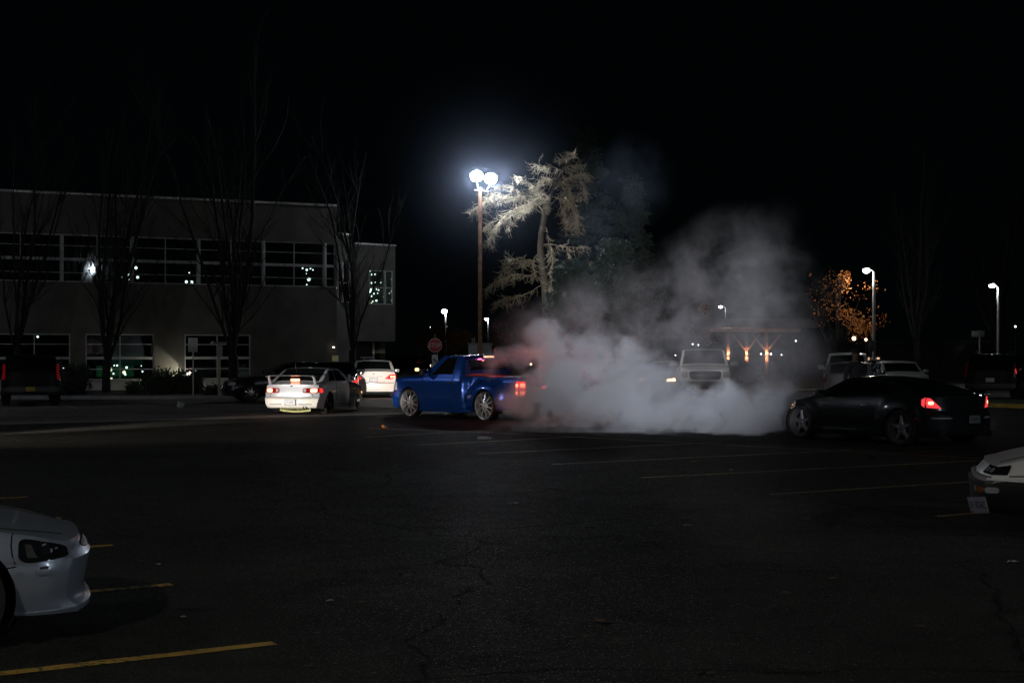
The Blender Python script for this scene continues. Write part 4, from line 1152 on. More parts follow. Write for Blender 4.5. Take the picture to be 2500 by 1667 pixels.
# spoiler
k = MB()
pts = [(-.72+1.44*i/12) for i in range(13)]
for sd in (1,-1): k.tube([(.22,sd*.66,.86),(.10,sd*.66,1.02),(.06,sd*.62,1.075)], [.05,.035,.03], 8)
vs=[]; 
for y in pts:
    zz = 1.085 - .03*(abs(y)/.72)**6
    vs += [(.18,y,zz-.01),(.10,y,zz+.012),(.0,y,zz+.006),(-.03,y,zz-.004),(.05,y,zz-.02)]
k.add(vs,[(i*5+a,i*5+(a+1)%5,(i+1)*5+(a+1)%5,(i+1)*5+a) for i in range(12) for a in range(5)]+[(0,1,2,3,4),(64,63,62,61,60)])
spo = k.build('rear_spoiler', P_integra, hatch)
k = MB(); k.box((.40,0,.955),(.05,.26,.065),bev=.015); k.build('high_brake_light', E_redhot, hatch)
plate(S,0,-.02,.345,[('7 163V',0,.085)], off=.03)
k = MB(); k.lathe([(.045,0),(.045,.2)],16,axis='x',c=(-.02,-.42,.20)); k.build('exhaust_pipe', M_dark, hatch)
k = MB()   # yellow air dam with drilled holes hanging under the bumper
for i in range(14):
    y = -.42+.84*i/13; dz = -.035*(1-(y/.42)**2)
    k.box((.10,-.12+y,.125+dz),(.02,.062,.05))
    k.box((.10,-.12+y,.17),(.02,.022,.05))
k.build('yellow_air_dam', mat('yellow_plastic',(.24,.24,.03),.5), hatch)['label']='bright yellow lip hanging below the rear bumper'
k = MB()
k.tube([(1.25,.3,1.27),(1.22,.3,1.40)],[.008,.005],6); k.build('aerial', M_black, hatch)
lamp_light('brake_glow','POINT',(-.35,.64,.66),1.2,(1,.1,.06),.06,hatch)

# --- blue single-cab pickup
sp = dict(L=5.15, bot=[(0,.30),(.8,.26),(1.7,.20),(2.2,.17),(4.0,.17),(5.15,.24)],
  belt=[(0,1.09),(1.95,1.09),(2.1,1.10),(3.4,1.09),(4.4,1.06),(5.0,.98),(5.15,.90)],
  top=[(0,1.12),(2.03,1.12),(2.09,1.62),(2.2,1.66),(2.80,1.665),(3.02,1.64),(3.64,1.14),(4.4,1.12),(5.0,1.02),(5.15,.93)],
  half=[(0,.80),(1.88,.80),(2.06,.945),(4.6,.955),(5.0,.93),(5.15,.90)],
  bulge=[(1.18,.52,.80,.52,.155)], crease=[(.62,.018,-.012),(.98,.05,.010)],
  rear=[(.2,.02),(.4,0),(1.1,0)], front=[(.2,.06),(.3,0),(.62,0),(.66,.05),(.95,.09)],
  pr=.05, pf=.20, tum=.30, smooth=.03, crown=.05, shoulder=.06,
  gap=.011, wheels=[(1.18,.375,.375,.42),(4.20,.375,.375,.42)], wheel=(.335,.26,'blade',mat('polished_wheel',(.86,.87,.92),.24,.75),.0), steer=R(4),
  cuts=(1.88,2.03,2.09,2.5,3.7), paint=P_blue, step=.05,
  paints={'bumper':P_blue},
  sideglass=[('door_window',2.46,3.36,2.42,2.80,1.10,1.90)],
  topglass=[('windscreen',3.02,3.56,.9,.86)],
  gaps=[('side',[(2.40,.24),(2.40,1.08),(2.36,1.55),(2.50,1.60),(2.80,1.60)]),('side',[(3.62,.24),(3.62,1.07)]),('side',[(2.40,.24),(3.62,.24)]),
        ('side',[(2.08,.22),(2.08,1.08)]),('side',[(4.66,.70),(5.10,.70)])],
  mirror=(3.42,1.14,1.35), mirrorm=M_black, handles=[(2.52,.93)], handlem=M_black,
  trim=[('headlamp','side',[(4.80,.70),(5.02,.70),(5.04,.93),(4.86,.93)],6,M_clear,{'eps':.006}),
        ('headlamp_front','front',[(.50,.70),(.86,.70),(.86,.92),(.50,.92)],6,M_clear,{'mir':True}),
        ('tail_light','rear',[(.58,.62),(.79,.62),(.79,1.0),(.58,1.0)],6,E_red,{'mir':True,'eps':.03,'sub':[('brake_bulb',[(.62,.84),(.76,.84),(.76,.95),(.62,.95)],4,E_redhot,.036),('lower_bulb',[(.62,.66),(.76,.66),(.76,.76),(.62,.76)],4,E_redhot,.036)]}),
        ('tail_light_return','side',[(.0,.62),(.11,.62),(.11,1.0),(.0,1.0)],6,E_red,{'eps':.02,'sub':[('brake_bulb',[(.01,.85),(.09,.85),(.09,.94),(.01,.94)],4,E_redhot,.03),('lower_bulb',[(.01,.67),(.09,.67),(.09,.75),(.01,.75)],4,E_redhot,.03)]}),
        ('side_marker','side',[(5.0,.60),(5.10,.60),(5.10,.66),(5.0,.66)],4,M_taildim,{}),
        ('fuel_flap','side',[(1.86,.80),(1.98,.80),(1.98,.93),(1.86,.93)],4,P_blue,{'sd':1,'both':False,'eps':.012})])
def reg(kind, x, y, z):
    if kind == 'side' and 2.4 < x < 3.62 and z > .24: return 'door'
    if kind == 'side' and x < 1.98: return 'bedside'
    if kind == 'top' and x < 2.05: return 'bed_cover'
    if kind == 'top' and x > 3.62: return 'bonnet'
    if kind == 'top' and 2.09 < x < 2.95: return 'roof'
    if kind == 'rear' and z > .5: return 'tailgate'
    if kind in ('rear','front') and z < .56: return 'bumper'
    return 'body'
sp['region'] = reg; sp['paints']['bed_cover'] = mat('vinyl_cover',(.03,.03,.033),.55,bump=.1)
pr_ = GD(1181, 35.9); pf_ = GD(995, 38.15)
hd = (pf_ - pr_).normalized()
truck, S = make_car(sp, 'pickup_truck', pr_, hd, 'lowered metallic blue single-cab pickup with large chrome wheels doing a burnout', 'truck', ref=(1.18,.93,0))
k = MB(); k.box((2.055,0,1.36),(.02,1.25,.34),bev=.008); k.build('cab_rear_window', M_glass, truck)
for sd in (1,-1): k = MB(); k.box((1.96,sd*.86,.30),(.26,.20,.05),bev=.015); k.build('side_step', P_blue, truck)
for sd in (1,): lamp_light('tail_glow','POINT',(-.30,sd*.80,.8),15,(1,.05,.05),.08,truck)
lamp_light('tail_glow','POINT',(-.45,-.5,.8),14,(1,.05,.05),.08,truck)
k = MB(); k.box((2.02,0,1.605),(.03,.34,.035),bev=.008); k.build('high_brake_light', E_redhot, truck)
lamp_light('high_brake_glow','POINT',(1.80,0,1.62),9,(1,.10,.13),.05,truck)
plate(S,0,0,.72,None,off=.02)

# --- charcoal sports coupe on the right
sp = dict(L=4.31, bot=[(0,.20),(.5,.15),(3.8,.13),(4.31,.15)],
  belt=[(0,.90),(.5,.93),(1.1,.92),(2.2,.86),(3.1,.84),(3.7,.76),(4.1,.62),(4.31,.52)],
  top=[(0,.93),(.30,.97),(.9,1.10),(1.5,1.23),(2.0,1.275),(2.35,1.26),(3.20,.88),(3.7,.80),(4.1,.66),(4.31,.55)],
  half=[(0,.84),(.5,.895),(1.2,.90),(2.2,.875),(3.4,.89),(4.0,.85),(4.31,.78)],
  bulge=[(.83,.42,.62,.5,.035),(3.47,.42,.6,.42,.03)], crease=[(.22,.05,.03)],
  rear=[(.15,.10),(.3,.0),(.60,.0),(.66,.06),(.9,.08),(1,.08)], front=[(.13,.02),(.3,0),(.5,.06),(.7,.3)],
  pr=.24, pf=.42, tum=.46, smooth=.12,
  wheels=[(.83,.335,.335,.375),(3.48,.335,.335,.375)], wheel=(.262,.26,'five',mat('satin_alloy',(.22,.22,.25),.42,.6,var=.05),.0),
  cuts=(1.62,2.98), paint=P_char, step=.05,
  sideglass=[('door_window',1.66,2.95,1.52,2.33,1.12,1.88),('quarter_window',1.05,1.58,1.25,1.46,1.2,1.86)],
  topglass=[('rear_window',.55,1.55,.80,.84),('windscreen',2.42,3.12,.9,.84)],
  gaps=[('side',[(1.62,.24),(1.60,.6),(1.66,.85)]),('side',[(2.98,.22),(3.00,.82)]),('side',[(1.62,.23),(2.98,.20)]),
        ('rear',[(-.84,.655),(.84,.655)]),('rear',[(-.45,.67),(-.42,.92)]),('rear',[(.45,.67),(.42,.92)]),('rear',[(-.80,.55),(-.74,.28),(-.3,.25),(.3,.25),(.74,.28),(.80,.55)])],
  mirror=(2.86,.88,1), handles=[(1.72,.72)], handlem=M_alu,
  trim=[('tail_light','rear',[(.58,.70),(.80,.72),(.83,.90),(.74,.885)],0,E_redpink,{'mir':True,'eps':.014,'n':(8,6),'sub':[('brake_bulb',[(.70,.77),(.78,.77),(.78,.83),(.70,.83)],3,E_redhot,.018)]}),
        ('tail_light_return','side',[(.02,.72),(.16,.76),(.20,.86),(.06,.90)],0,E_redpink,{'eps':.012,'n':(8,6)}),
        ('reflector_strip','rear',[(.42,.515),(.78,.515),(.78,.545),(.42,.545)],4,M_clear,{'mir':True,'eps':.012}),
        ('headlamp','side',[(3.72,.60),(4.12,.56),(4.05,.64),(3.66,.74)],0,M_clear,{'eps':.008,'sub':[('turn_signal',[(3.86,.60),(4.06,.585),(3.98,.64),(3.80,.68)],0,E_amber,.012)]}),
        ('side_marker','side',[(.28,.50),(.40,.50),(.40,.53),(.28,.53)],4,M_taildim,{})])
def reg(kind, x, y, z):
    if kind == 'side' and 1.62 < x < 2.98 and z > .22: return 'door'
    if kind == 'rear': return 'bumper' if z < .655 else 'hatch'
    if kind == 'side' and x < .45 and z < .655: return 'bumper'
    if kind == 'top' and x > 3.2: return 'bonnet'
    return 'body'
sp['region'] = reg
pr_ = GD(2192, 26.0); pf_ = GD(1948, 28.25)
hd = (pf_ - pr_).normalized()
coupe, S = make_car(sp, 'sports_coupe', pr_, hd, 'low charcoal sports coupe with five-spoke wheels and glowing tail lights right of the smoke', 'car', ref=(.83,.93,0))
plate(S,0,-.12,.50,[('468285',0,.095)], col=mat('plate_grey_green',(.16,.19,.19),.45), ink=mat('plate_ink_dark',(.03,.05,.05),.6), off=.03)
k = MB()
k.box((.22,0,.965),(.16,1.25,.018),bev=.006); k.build('boot_lip', P_char, coupe)
for sd in (1,-1):
    k = MB(); k.lathe([(.055,-.02),(.058,.0),(.055,.22)],20,axis='x',c=(.02,sd*.56,.235)); k.build('exhaust_pipe', M_alu, coupe)

# --- white sedan, tail towards us, between the hatchback and the pickup
def sedan(L, w, h, deck, hood, bot=.19):
    b = dict(L=L, bot=[(0,bot+.05),(.6,bot),(L-.6,bot),(L,bot+.03)],
      belt=[(0,deck-.06),(.3,deck-.01),(L*.3,deck),(L*.62,hood+.0),(L*.86,hood-.10),(L,hood-.24)],
      top=[(0,deck-.02),(.25,deck+.03),(L*.145,deck+.04),(L*.30,h-.03),(L*.42,h),(L*.50,h-.02),(L*.685,hood+.03),(L*.87,hood-.06),(L,hood-.21)],
      half=[(0,w*.95),(.5,w*.99),(L*.4,w),(L*.8,w*.99),(L,w*.9)],
      rear=[(.2,.04),(.35,0),(.55,0),(.62,.05),(1.1,.10)], front=[(.2,.04),(.4,0),(.6,.08),(.9,.2)],
      pr=.16, pf=.30, tum=.38, smooth=.12, step=.09,
      cuts=(L*.27,L*.44,L*.63),
      sideglass=[('rear_door_window',L*.25,L*.43,L*.29,L*.43,1.1,1.88),('front_door_window',L*.445,L*.63,L*.445,L*.52,1.1,1.88)],
      topglass=[('rear_window',L*.155,L*.29,.84,.88),('windscreen',L*.53,L*.67,.9,.85)],
      gaps=[('side',[(L*.27,.26),(L*.25,deck-.03)]),('side',[(L*.44,.24),(L*.44,deck-.03)]),('side',[(L*.63,.24),(L*.63,hood-.02)]),('side',[(L*.27,.25),(L*.63,.23)]),
            ('rear',[(-.75,.57),(.75,.57)])], gap=.009,
      mirror=(L*.645,hood+.03,1), handles=[(L*.30,deck-.14),(L*.47,deck-.14)])
    return b
sp = sedan(4.75,.89,1.44,1.02,.92)
sp.update(wheels=[(1.0,.33,.33,.37),(3.85,.33,.33,.37)], wheel=(.235,.22,'multi',M_alu,.03), paint=P_white,
  region=lambda kind,x,y,z: 'bumper' if (kind=='rear' and z<.57) else ('boot_lid' if kind=='rear' else 'body'),
  trim=[('tail_light','rear',[(.42,.72),(.70,.70),(.86,.88),(.62,.90)],5,E_red,{'mir':True,'eps':.012,'n':(8,6),'sub':[('brake_ring',[(.63,.755),(.72,.755),(.72,.845),(.63,.845)],2,E_redhot,.02),('brake_ring',[(.74,.765),(.81,.765),(.81,.845),(.74,.845)],2,E_redhot,.02)]}),
        ('tail_light_return','side',[(.02,.72),(.30,.76),(.38,.88),(.05,.90)],5,E_red,{}),
        ('boot_trim','rear',[(-.34,.80),(.34,.80),(.34,.82),(-.34,.82)],0,M_chrome,{}),
        ('badge','rear',[(-.05,.88),(.05,.88),(.05,.93),(-.05,.93)],2,M_chrome,{})])
c_, S = make_car(sp,'sedan_car', GD(912,54.0), (-.10,.995), 'white sedan with ringed red tail light between the hatchback and blue pickup','car', ref=(0,0,0))
plate(S,0,0,.68,None); lamp_light('brake_glow','POINT',(-.3,-.65,.8),3,(1,.1,.06),.06,c_)

# --- dark sedans behind the hatchback
for (px, dd, hdg, lab, redl, Lr) in [
    (812, 47.5, (-.10,.995), 'black sedan just right of the silver hatchback, behind its black fender', E_red, (0,0,0)),
    (700, 50.5, (-.93,-.36), 'unlit black sedan side-on behind the silver hatchback, nose by the tree trunk', M_taildim, (2.3,0,0))]:
    sp = sedan(4.6,.88,1.42,1.0,.92)
    sp.update(wheels=[(.98,.32,.32,.36),(3.72,.32,.32,.36)], wheel=(.22,.2,'multi',M_alu,.03), paint=P_blackp,
      trim=[('tail_light','rear',[(.52,.68),(.82,.68),(.82,.84),(.52,.84)],5,redl,{'mir':True}),
            ('headlamp','front',[(.45,.58),(.76,.58),(.76,.70),(.45,.70)],5,M_clear,{'mir':True})])
    c_, S = make_car(sp,'sedan_car', GD(px,dd), hdg, lab,'car', ref=Lr)
    plate(S,0,0,.74,None)

# --- tall wagons and trucks: a boxy generator
def boxy(L, w, h, belt, hood, hoodx, rearx=.12, bot=.32):
    return dict(L=L, bot=[(0,bot+.05),(.6,bot),(L-.6,bot),(L,bot+.06)],
      belt=[(0,belt),(L*.5,belt),(hoodx,belt-.02),(L-.3,hood-.08),(L,hood-.16)],
      top=[(0,belt+.02),(.02,belt+.04),(rearx+.12,h-.08),(rearx+.35,h-.01),(L*.4,h),(hoodx-.95,h-.03),(hoodx+.02,hood+.06),(L-.3,hood-.02),(L,hood-.14)],
      half=[(0,w*.97),(.4,w),(L*.8,w),(L,w*.93)],
      rear=[(.3,-.02),(.6,0),(1.2,.04)], front=[(.3,.02),(.5,0),(.9,.05),(1.2,.12)],
      pr=.10, pf=.18, tum=.20, smooth=.06, crown=.05, step=.09, E=.6,
      cuts=(L*.3,L*.5,hoodx),
      sideglass=[('cargo_window',.30,L*.27,.34,L*.27,1.1,1.88),('rear_door_window',L*.29,L*.47,L*.29,L*.47,1.1,1.88),('front_door_window',L*.485,hoodx-.12,L*.485,hoodx-.82,1.1,1.88)],
      topglass=[('rear_window',.05,rearx+.20,.80,.84),('windscreen',hoodx-.84,hoodx-.08,.86,.88)],
      gaps=[('side',[(L*.28,.45),(L*.28,belt-.03)]),('side',[(L*.48,.45),(L*.48,belt-.03)]),('side',[(hoodx-.05,.45),(hoodx-.05,belt-.04)]),('side',[(L*.3,.44),(hoodx-.05,.44)])],
      mirror=(hoodx-.15,belt+.03,1.3), handles=[(L*.31,belt-.14),(L*.51,belt-.14)])
def add_boxy(name, lab, cat, loc, hdg, ref, pnt, dims, wz, tr, **kw):
    sp = boxy(*dims); L = sp['L']
    sp.update(wheels=[(.95,wz,wz,wz+.05),(L-.92,wz,wz,wz+.05)], wheel=(wz*.66,.24,'stock',M_alu,.03), paint=pnt, trim=tr)
    sp.update(kw)
    return make_car(sp, name, loc, hdg, lab, cat, ref=ref)
tr_suv = lambda red, z0=.85, z1=1.35: [('tail_light','rear',[(.78,z0),(.92,z0),(.92,z1),(.78,z1)],6,red,{'mir':True,'eps':.014}),
    ('bumper_bar','rear',[(-.90,.46),(.90,.46),(.90,.62),(-.90,.62)],8,M_black,{'eps':.05,'back':.05,'n':(14,3)}),
    ('headlamp','front',[(.60,.72),(.86,.72),(.86,.90),(.60,.90)],5,M_clear,{'mir':True})]
c_, S = add_boxy('suv_car','dark SUV with yellow plate parked at the left edge, seen from behind','SUV', GD(76,45.6),(-.33,.944),(0,0,0),P_dull,(4.8,.93,1.66,1.08,1.05,3.6),.36,tr_suv(E_redlo))
plate(S,0,.02,.55,None,col=mat('plate_yellow',(.42,.30,.03),.5),off=.07)
c_, S = add_boxy('suv_car','black SUV at the right edge seen from behind, its right tail light on','SUV', GD(2417,50.5),(.42,.907),(0,0,0),P_dull,(4.6,.92,1.68,1.05,1.02,3.45),.35,tr_suv(M_taildim)+[('lit_tail_light','side',[(.05,.95),(.22,1.0),(.26,1.25),(.05,1.35)],5,E_red,{'sd':-1,'both':False})])
plate(S,0,0,.75,None)
for sd in (1,-1): k=MB(); k.tube([(.9,sd*.62,1.70),(1.0,sd*.62,1.74),(2.6,sd*.62,1.745),(2.7,sd*.62,1.70)],.018,8); k.build('roof_rail',M_alu,c_)
c_, S = add_boxy('hatchback_car','grey hatchback seen from behind, in front of the white van','car', GD(2071,47.5),(.30,.954),(0,0,0),P_grey,(4.2,.86,1.40,.95,.95,3.1),.31,
   [('tail_light','rear',[(.72,.72),(.83,.72),(.83,1.0),(.72,1.0)],5,M_taildim,{'mir':True}),('headlamp','front',[(.5,.6),(.8,.6),(.8,.75),(.5,.75)],5,M_clear,{'mir':True})])
plate(S,0,0,.72,None,col=mat('plate_dirty',(.3,.3,.31),.5))
c_, S = add_boxy('van_car','white van facing us behind the grey hatchback','van', GD(2066,56.5),(-.25,-.968),(4.7,0,0),P_white,(4.7,.93,1.72,1.05,1.0,3.9),.34,tr_suv(M_taildim))
# white full-size pickup in the smoke
def pick(L=5.6):
    b = boxy(L,.98,1.86,1.22,1.20,4.25,bot=.42)
    b['top'] = [(0,1.25),(1.85,1.25),(1.92,1.70),(2.1,1.82),(3.0,1.87),(3.4,1.84),(4.25,1.27),(5.2,1.22),(5.6,1.10)]
    b['sideglass'] = [('rear_door_window',2.1,2.85,2.15,2.85,1.1,1.88),('front_door_window',2.92,4.05,2.92,3.5,1.1,1.88)]
    b['topglass'] = [('windscreen',3.42,4.18,.88,.9)]
    b['gaps'] = [('side',[(2.0,.5),(2.0,1.2)]),('side',[(2.88,.5),(2.88,1.2)]),('side',[(4.15,.5),(4.15,1.2)])]
    b['mirror'] = (4.05,1.26,1.8)
    return b
sp = pick()
sp.update(wheels=[(1.15,.40,.40,.46),(4.70,.40,.40,.46)], wheel=(.26,.26,'stock',M_alu,.03), paint=P_white, mirrorm=M_black,
  trim=[('grille','front',[(-.56,.74),(.56,.74),(.60,1.04),(-.60,1.04)],8,M_black,{'eps':.012,'n':(14,4),'sub':[('grille_bar',[(-.55,.87),(.55,.87),(.55,.91),(-.55,.91)],0,M_chrome,.02)]}),
        ('headlamp','front',[(.64,.80),(.90,.80),(.90,1.04),(.64,1.04)],6,M_clear,{'mir':True}),
        ('bumper_bar','front',[(-.92,.48),(.92,.48),(.92,.66),(-.92,.66)],8,mat('dull_bumper',(.15,.15,.15),.5),{'eps':.06,'back':.05,'n':(14,3)}),
        ('tail_light','rear',[(.84,.8),(.95,.8),(.95,1.15),(.84,1.15)],6,M_taildim,{'mir':True})])
c_, S = make_car(sp,'pickup_truck', GD(1722,52.0),(-.10,-.995),'white full-size pickup facing us through the smoke','truck', ref=(5.6,0,0))
# small cars around
lst = [(2226,53.5,(-.05,-.999),(4.5,0,0),P_white,'white sedan facing us beyond the roof of the charcoal coupe',None,1.40),
       (1828,58.0,(.15,-.989),(4.5,0,0),P_blackp,'black sedan right of the white pickup, dim in the smoke',None,1.42),
       (1598,56.0,(-.35,-.937),(4.5,0,0),P_grey,'grey sedan left of the white pickup with its headlamps lit','lit',1.40),
       (2150,66.0,(-.6,-.8),(2.2,0,0),P_blackp,'dark sedan parked below the far lit windows beyond the coupe roof',None,1.42)]
for px, dd, hdg, rf, pnt, lab, lit, hh in lst:
    sp = sedan(4.5,.87,hh,1.0,.93)
    sp.update(wheels=[(.95,.32,.32,.36),(3.65,.32,.32,.36)], wheel=(.22,.2,'multi',M_alu,.03), paint=pnt,
      trim=[('tail_light','rear',[(.52,.68),(.82,.68),(.82,.84),(.52,.84)],5,M_taildim,{'mir':True}),
            ('headlamp','front',[(.45,.58),(.80,.60),(.80,.72),(.45,.68)],5,E_head if lit else M_clear,{'mir':True}),
            ('grille','front',[(-.36,.52),(.36,.52),(.38,.64),(-.38,.64)],6,M_black,{})])
    c_, S = make_car(sp,'sedan_car', GD(px,dd), hdg, lab,'car', ref=rf)

# --- foreground: nose of a silver coupe at the left edge
sp = dict(L=4.40, bot=[(0,.22),(.6,.20),(3.7,.20),(4.40,.185)],
  belt=[(0,.88),(1.2,.88),(2.6,.80),(3.0,.755),(3.5,.71),(3.9,.672),(4.2,.625),(4.40,.575)],
  top=[(0,.93),(.5,.97),(1.0,1.24),(1.7,1.28),(2.0,1.26),(2.8,.80),(3.5,.725),(3.9,.685),(4.2,.638),(4.40,.59)],
  half=[(0,.80),(.5,.85),(3.6,.85),(4.0,.838),(4.2,.812),(4.32,.762),(4.40,.685)],
  rear=[(.2,0),(.9,.05)], front=[(.18,-.01),(.22,-.012),(.245,.02),(.28,.03),(.43,.0),(.505,-.012),(.535,.03),(.60,.06),(.75,.12)],
  crease=[(.49,.016,-.012),(.455,.02,.004)],
  pr=.15, pf=.14, tum=.36, smooth=.12, shoulder=.07,
  wheels=[(.8,.30,.30,.34),(3.62,.30,.30,.345)], wheel=(.20,.20,'multi',M_alu,.035),
  cuts=(3.0,), paint=P_silver, step=.025,
  sideglass=[('door_window',1.6,2.9,1.6,2.3,1.1,1.88)], topglass=[('windscreen',2.3,2.95,.9,.85)],
  gaps=[('side',[(3.0,.2),(3.0,.78)]),('side',[(3.93,.475),(4.0,.485)]),('top',[(3.1,.90),(3.6,.86),(4.0,.80),(4.3,.62)]),('top',[(3.1,-.90),(3.6,-.86),(4.0,-.80),(4.3,-.62)]),
        ('side',[(3.99,.50),(3.985,.60),(4.0,.70)])], gap=.005,
  trim=[('headlamp','side',[(4.02,.498),(4.396,.515),(4.398,.575),(4.04,.646)],4.5,mat('smoked_lens',(.012,.013,.015),.05,coat=1),{'eps':.006,'n':(20,14),'sub':[('reflector_bowl',[(4.085,.53),(4.155,.528),(4.125,.60),(4.08,.605)],0,mat('lens_beige',(.045,.042,.037),.4),.008),('projector',[(4.19,.535),(4.26,.535),(4.26,.60),(4.19,.605)],3,mat('projector_glass',(.018,.020,.022),.1,coat=1),.010),('lens_glint_upper',[(4.205,.585),(4.235,.59),(4.232,.597),(4.205,.594)],0,M_clear,.012),('lens_glint_lower',[(4.255,.545),(4.27,.547),(4.275,.565),(4.262,.565)],0,M_clear,.012),('lens_glint',[(4.30,.56),(4.32,.562),(4.32,.568),(4.30,.567)],0,M_clear,.010)]}),  # the small pale bits are highlights painted onto the lens
        ('side_marker','side',[(4.14,.43),(4.23,.43),(4.23,.475),(4.14,.475)],6,P_silver,{'eps':.010,'sub':[('marker_lens',[(4.155,.46),(4.215,.46),(4.215,.471),(4.155,.471)],0,M_black,.013)]}),
        ('chin_lip','side',[(3.98,.20),(4.40,.185),(4.40,.215),(3.98,.21)],0,P_silver,{'eps':.010,'n':(10,3)}),
        ('grille','front',[(-.4,.52),(.4,.52),(.4,.57),(-.4,.57)],4,M_black,{})])
def reg(kind, x, y, z):
    if kind == 'top' and x > 3.05: return 'bonnet'
    if kind == 'front' or (kind == 'side' and x > 3.93 and z < .49): return 'bumper'
    return 'body'
sp['region'] = reg
ns = G(212, 1600)
fs_car, S = make_car(sp,'coupe_car', GD(114,8.15),(math.cos(R(20)),math.sin(R(20))),'nose of a silver coupe with dark headlamps at the left edge of the foreground','car', ref=(4.13,-.82,0))

# --- foreground: nose of a white sedan at the right edge
sp = dict(L=4.2, bot=[(0,.25),(.6,.2),(3.6,.19),(4.2,.24)],
  belt=[(0,.9),(1.2,.9),(2.7,.88),(3.4,.80),(3.8,.73),(4.2,.655)],
  top=[(0,.93),(.6,.95),(1.1,1.32),(1.8,1.36),(2.2,1.34),(2.85,.94),(3.4,.85),(3.8,.77),(4.2,.675)],
  half=[(0,.79),(.5,.82),(3.8,.82),(4.2,.79)],
  rear=[(.2,0),(.9,.05)], front=[(.22,.05),(.30,-.03),(.52,-.05),(.54,.02),(.58,.03),(.66,.10)],
  pr=.10, pf=.10, tum=.36, smooth=.1,
  wheels=[(.8,.29,.29,.33),(3.42,.29,.29,.33)], wheel=(.19,.19,'stock',M_alu,.035),
  cuts=(2.75,), paint=P_white, step=.03,
  sideglass=[('door_window',1.6,2.7,1.6,2.3,1.1,1.88)], topglass=[('windscreen',2.3,2.8,.9,.85)],
  gaps=[('side',[(2.75,.25),(2.75,.86)]),('top',[(2.9,.86),(3.5,.84),(4.1,.80)]),('top',[(2.9,-.86),(3.5,-.84),(4.1,-.80)]),('side',[(3.55,.585),(4.0,.575)])], gap=.006,
  paints={'bumper':M_black},
  trim=[('headlamp','front',[(.50,.585),(.79,.585),(.79,.655),(.50,.66)],0,MATS['smoked_lens'],{'mir':True,'eps':.008,'n':(8,5),'sub':[('reflector_bowl',[(.55,.60),(.62,.60),(.62,.64),(.55,.64)],3,M_clear,.011),('reflector_bowl',[(.66,.60),(.74,.60),(.74,.64),(.66,.64)],3,M_clear,.011)]}),
        ('headlamp_return','side',[(4.02,.585),(4.20,.585),(4.20,.655),(4.02,.675)],0,MATS['smoked_lens'],{'eps':.008}),
        ('turn_signal','front',[(.52,.42),(.79,.42),(.79,.475),(.52,.475)],4,M_amberd,{'mir':True,'eps':.010,'sub':[('clear_end',[(.52,.425),(.58,.425),(.58,.47),(.52,.47)],0,M_clear,.013)]}),
        ('turn_signal_return','side',[(4.05,.42),(4.19,.42),(4.19,.475),(4.05,.475)],4,M_clear,{'eps':.010}),
        ('bumper_strip','side',[(3.6,.52),(4.2,.53),(4.2,.555),(3.6,.545)],0,P_white,{'eps':.03,'n':(12,3)}),
        ('bumper_strip_front','front',[(-.79,.53),(.79,.53),(.79,.555),(-.79,.555)],0,P_white,{'eps':.03,'n':(14,3)})])
def reg(kind, x, y, z):
    if (kind == 'front' and z < .56) or (kind == 'side' and x > 3.76 and z < .53): return 'bumper'
    if kind == 'top' and x > 2.9: return 'bonnet'
    return 'body'
sp['region'] = reg
rw_car, S = make_car(sp,'sedan_car', GD(2421,13.0),(-.965,.27),'nose of an older white sedan with black bumper and bent plate, right edge','car', ref=(4.08,.80,0))
o = plate(S,1,.70,.30,[('31 KNC',0,.10)], off=.035, frame=False, col=mat('plate_dusky',(.27,.27,.31),.5,var=.2))
o.rotation_euler = (R(6), R(12), R(30)); o['label'] = 'number plate hanging bent below the bumper'
k = MB(); k.box((0,-.115,-.06),(.008,.04,.022)); k.build('registration_tag', mat('tag_red',(.35,.04,.06),.5), o)

# car standing left of the picture, its headlamps sweep the lane
sp = sedan(4.5,.87,1.42,1.0,.93)
sp.update(wheels=[(.95,.32,.32,.36),(3.65,.32,.32,.36)], wheel=(.22,.2,'multi',M_alu,.03), paint=P_grey,
  trim=[('headlamp','front',[(.45,.58),(.80,.60),(.80,.72),(.45,.68)],5,E_head,{'mir':True})])
hx, hy = -14.0, 24.0; hv = Vector((.74,.67,0))
lc, S = make_car(sp,'sedan_car',(hx,hy,0),hv,'grey sedan with headlamps on, standing left of the picture','car', ref=(4.5,0,0))
BEAM = 1500
for sd in (1,-1):
    lamp_light('unseen_beam','SPOT',(4.62,sd*.62,.66),BEAM,(1,.86,.70),.08,lc,aim((1,-.02,.0)),56,1)

q_ = Vector((-5.2,39.5,.62)) - Vector((hx,hy,.66)); ib = lamp_light('unseen_beam','SPOT',(hx,hy,.66),17000,(1,.91,.80),.08,None,aim(q_),13,.7)  # extra unseen beam added at the nose to light the hatchback
ib.parent = lc; ib.matrix_parent_inverse = (Matrix.Translation(lc.location) @ Matrix.Rotation(lc.rotation_euler.z,4,'Z')).inverted()
sp = dict(sp)
tk, S = make_car(sp,'sedan_car',(.4,-4.2,0),Vector((.02,1,0)),'grey sedan with headlamps on, standing behind the camera','car', ref=(4.5,0,0))
def beam_to(pos, tgt, p, ang, col, bl=.8):
    q = Vector(tgt) - Vector(pos); o = lamp_light('unseen_beam','SPOT',pos,p,col,.08,None,aim(q),ang,bl)
    o.parent = tk; o.matrix_parent_inverse = (Matrix.Translation(tk.location) @ Matrix.Rotation(tk.rotation_euler.z,4,'Z')).inverted()
beam_to((-.28,-4.0,.66), (-4.95,54.0,.50), 175000, 2.3, (1,.92,.82), .8)  # unseen narrow beam added to light the white sedan's tail
beam_to((.95,-4.0,.66), (3.55,32,2.75), 74000, 12.4, (1,.96,.95), .9)  # unseen wider beam added to light the smoke
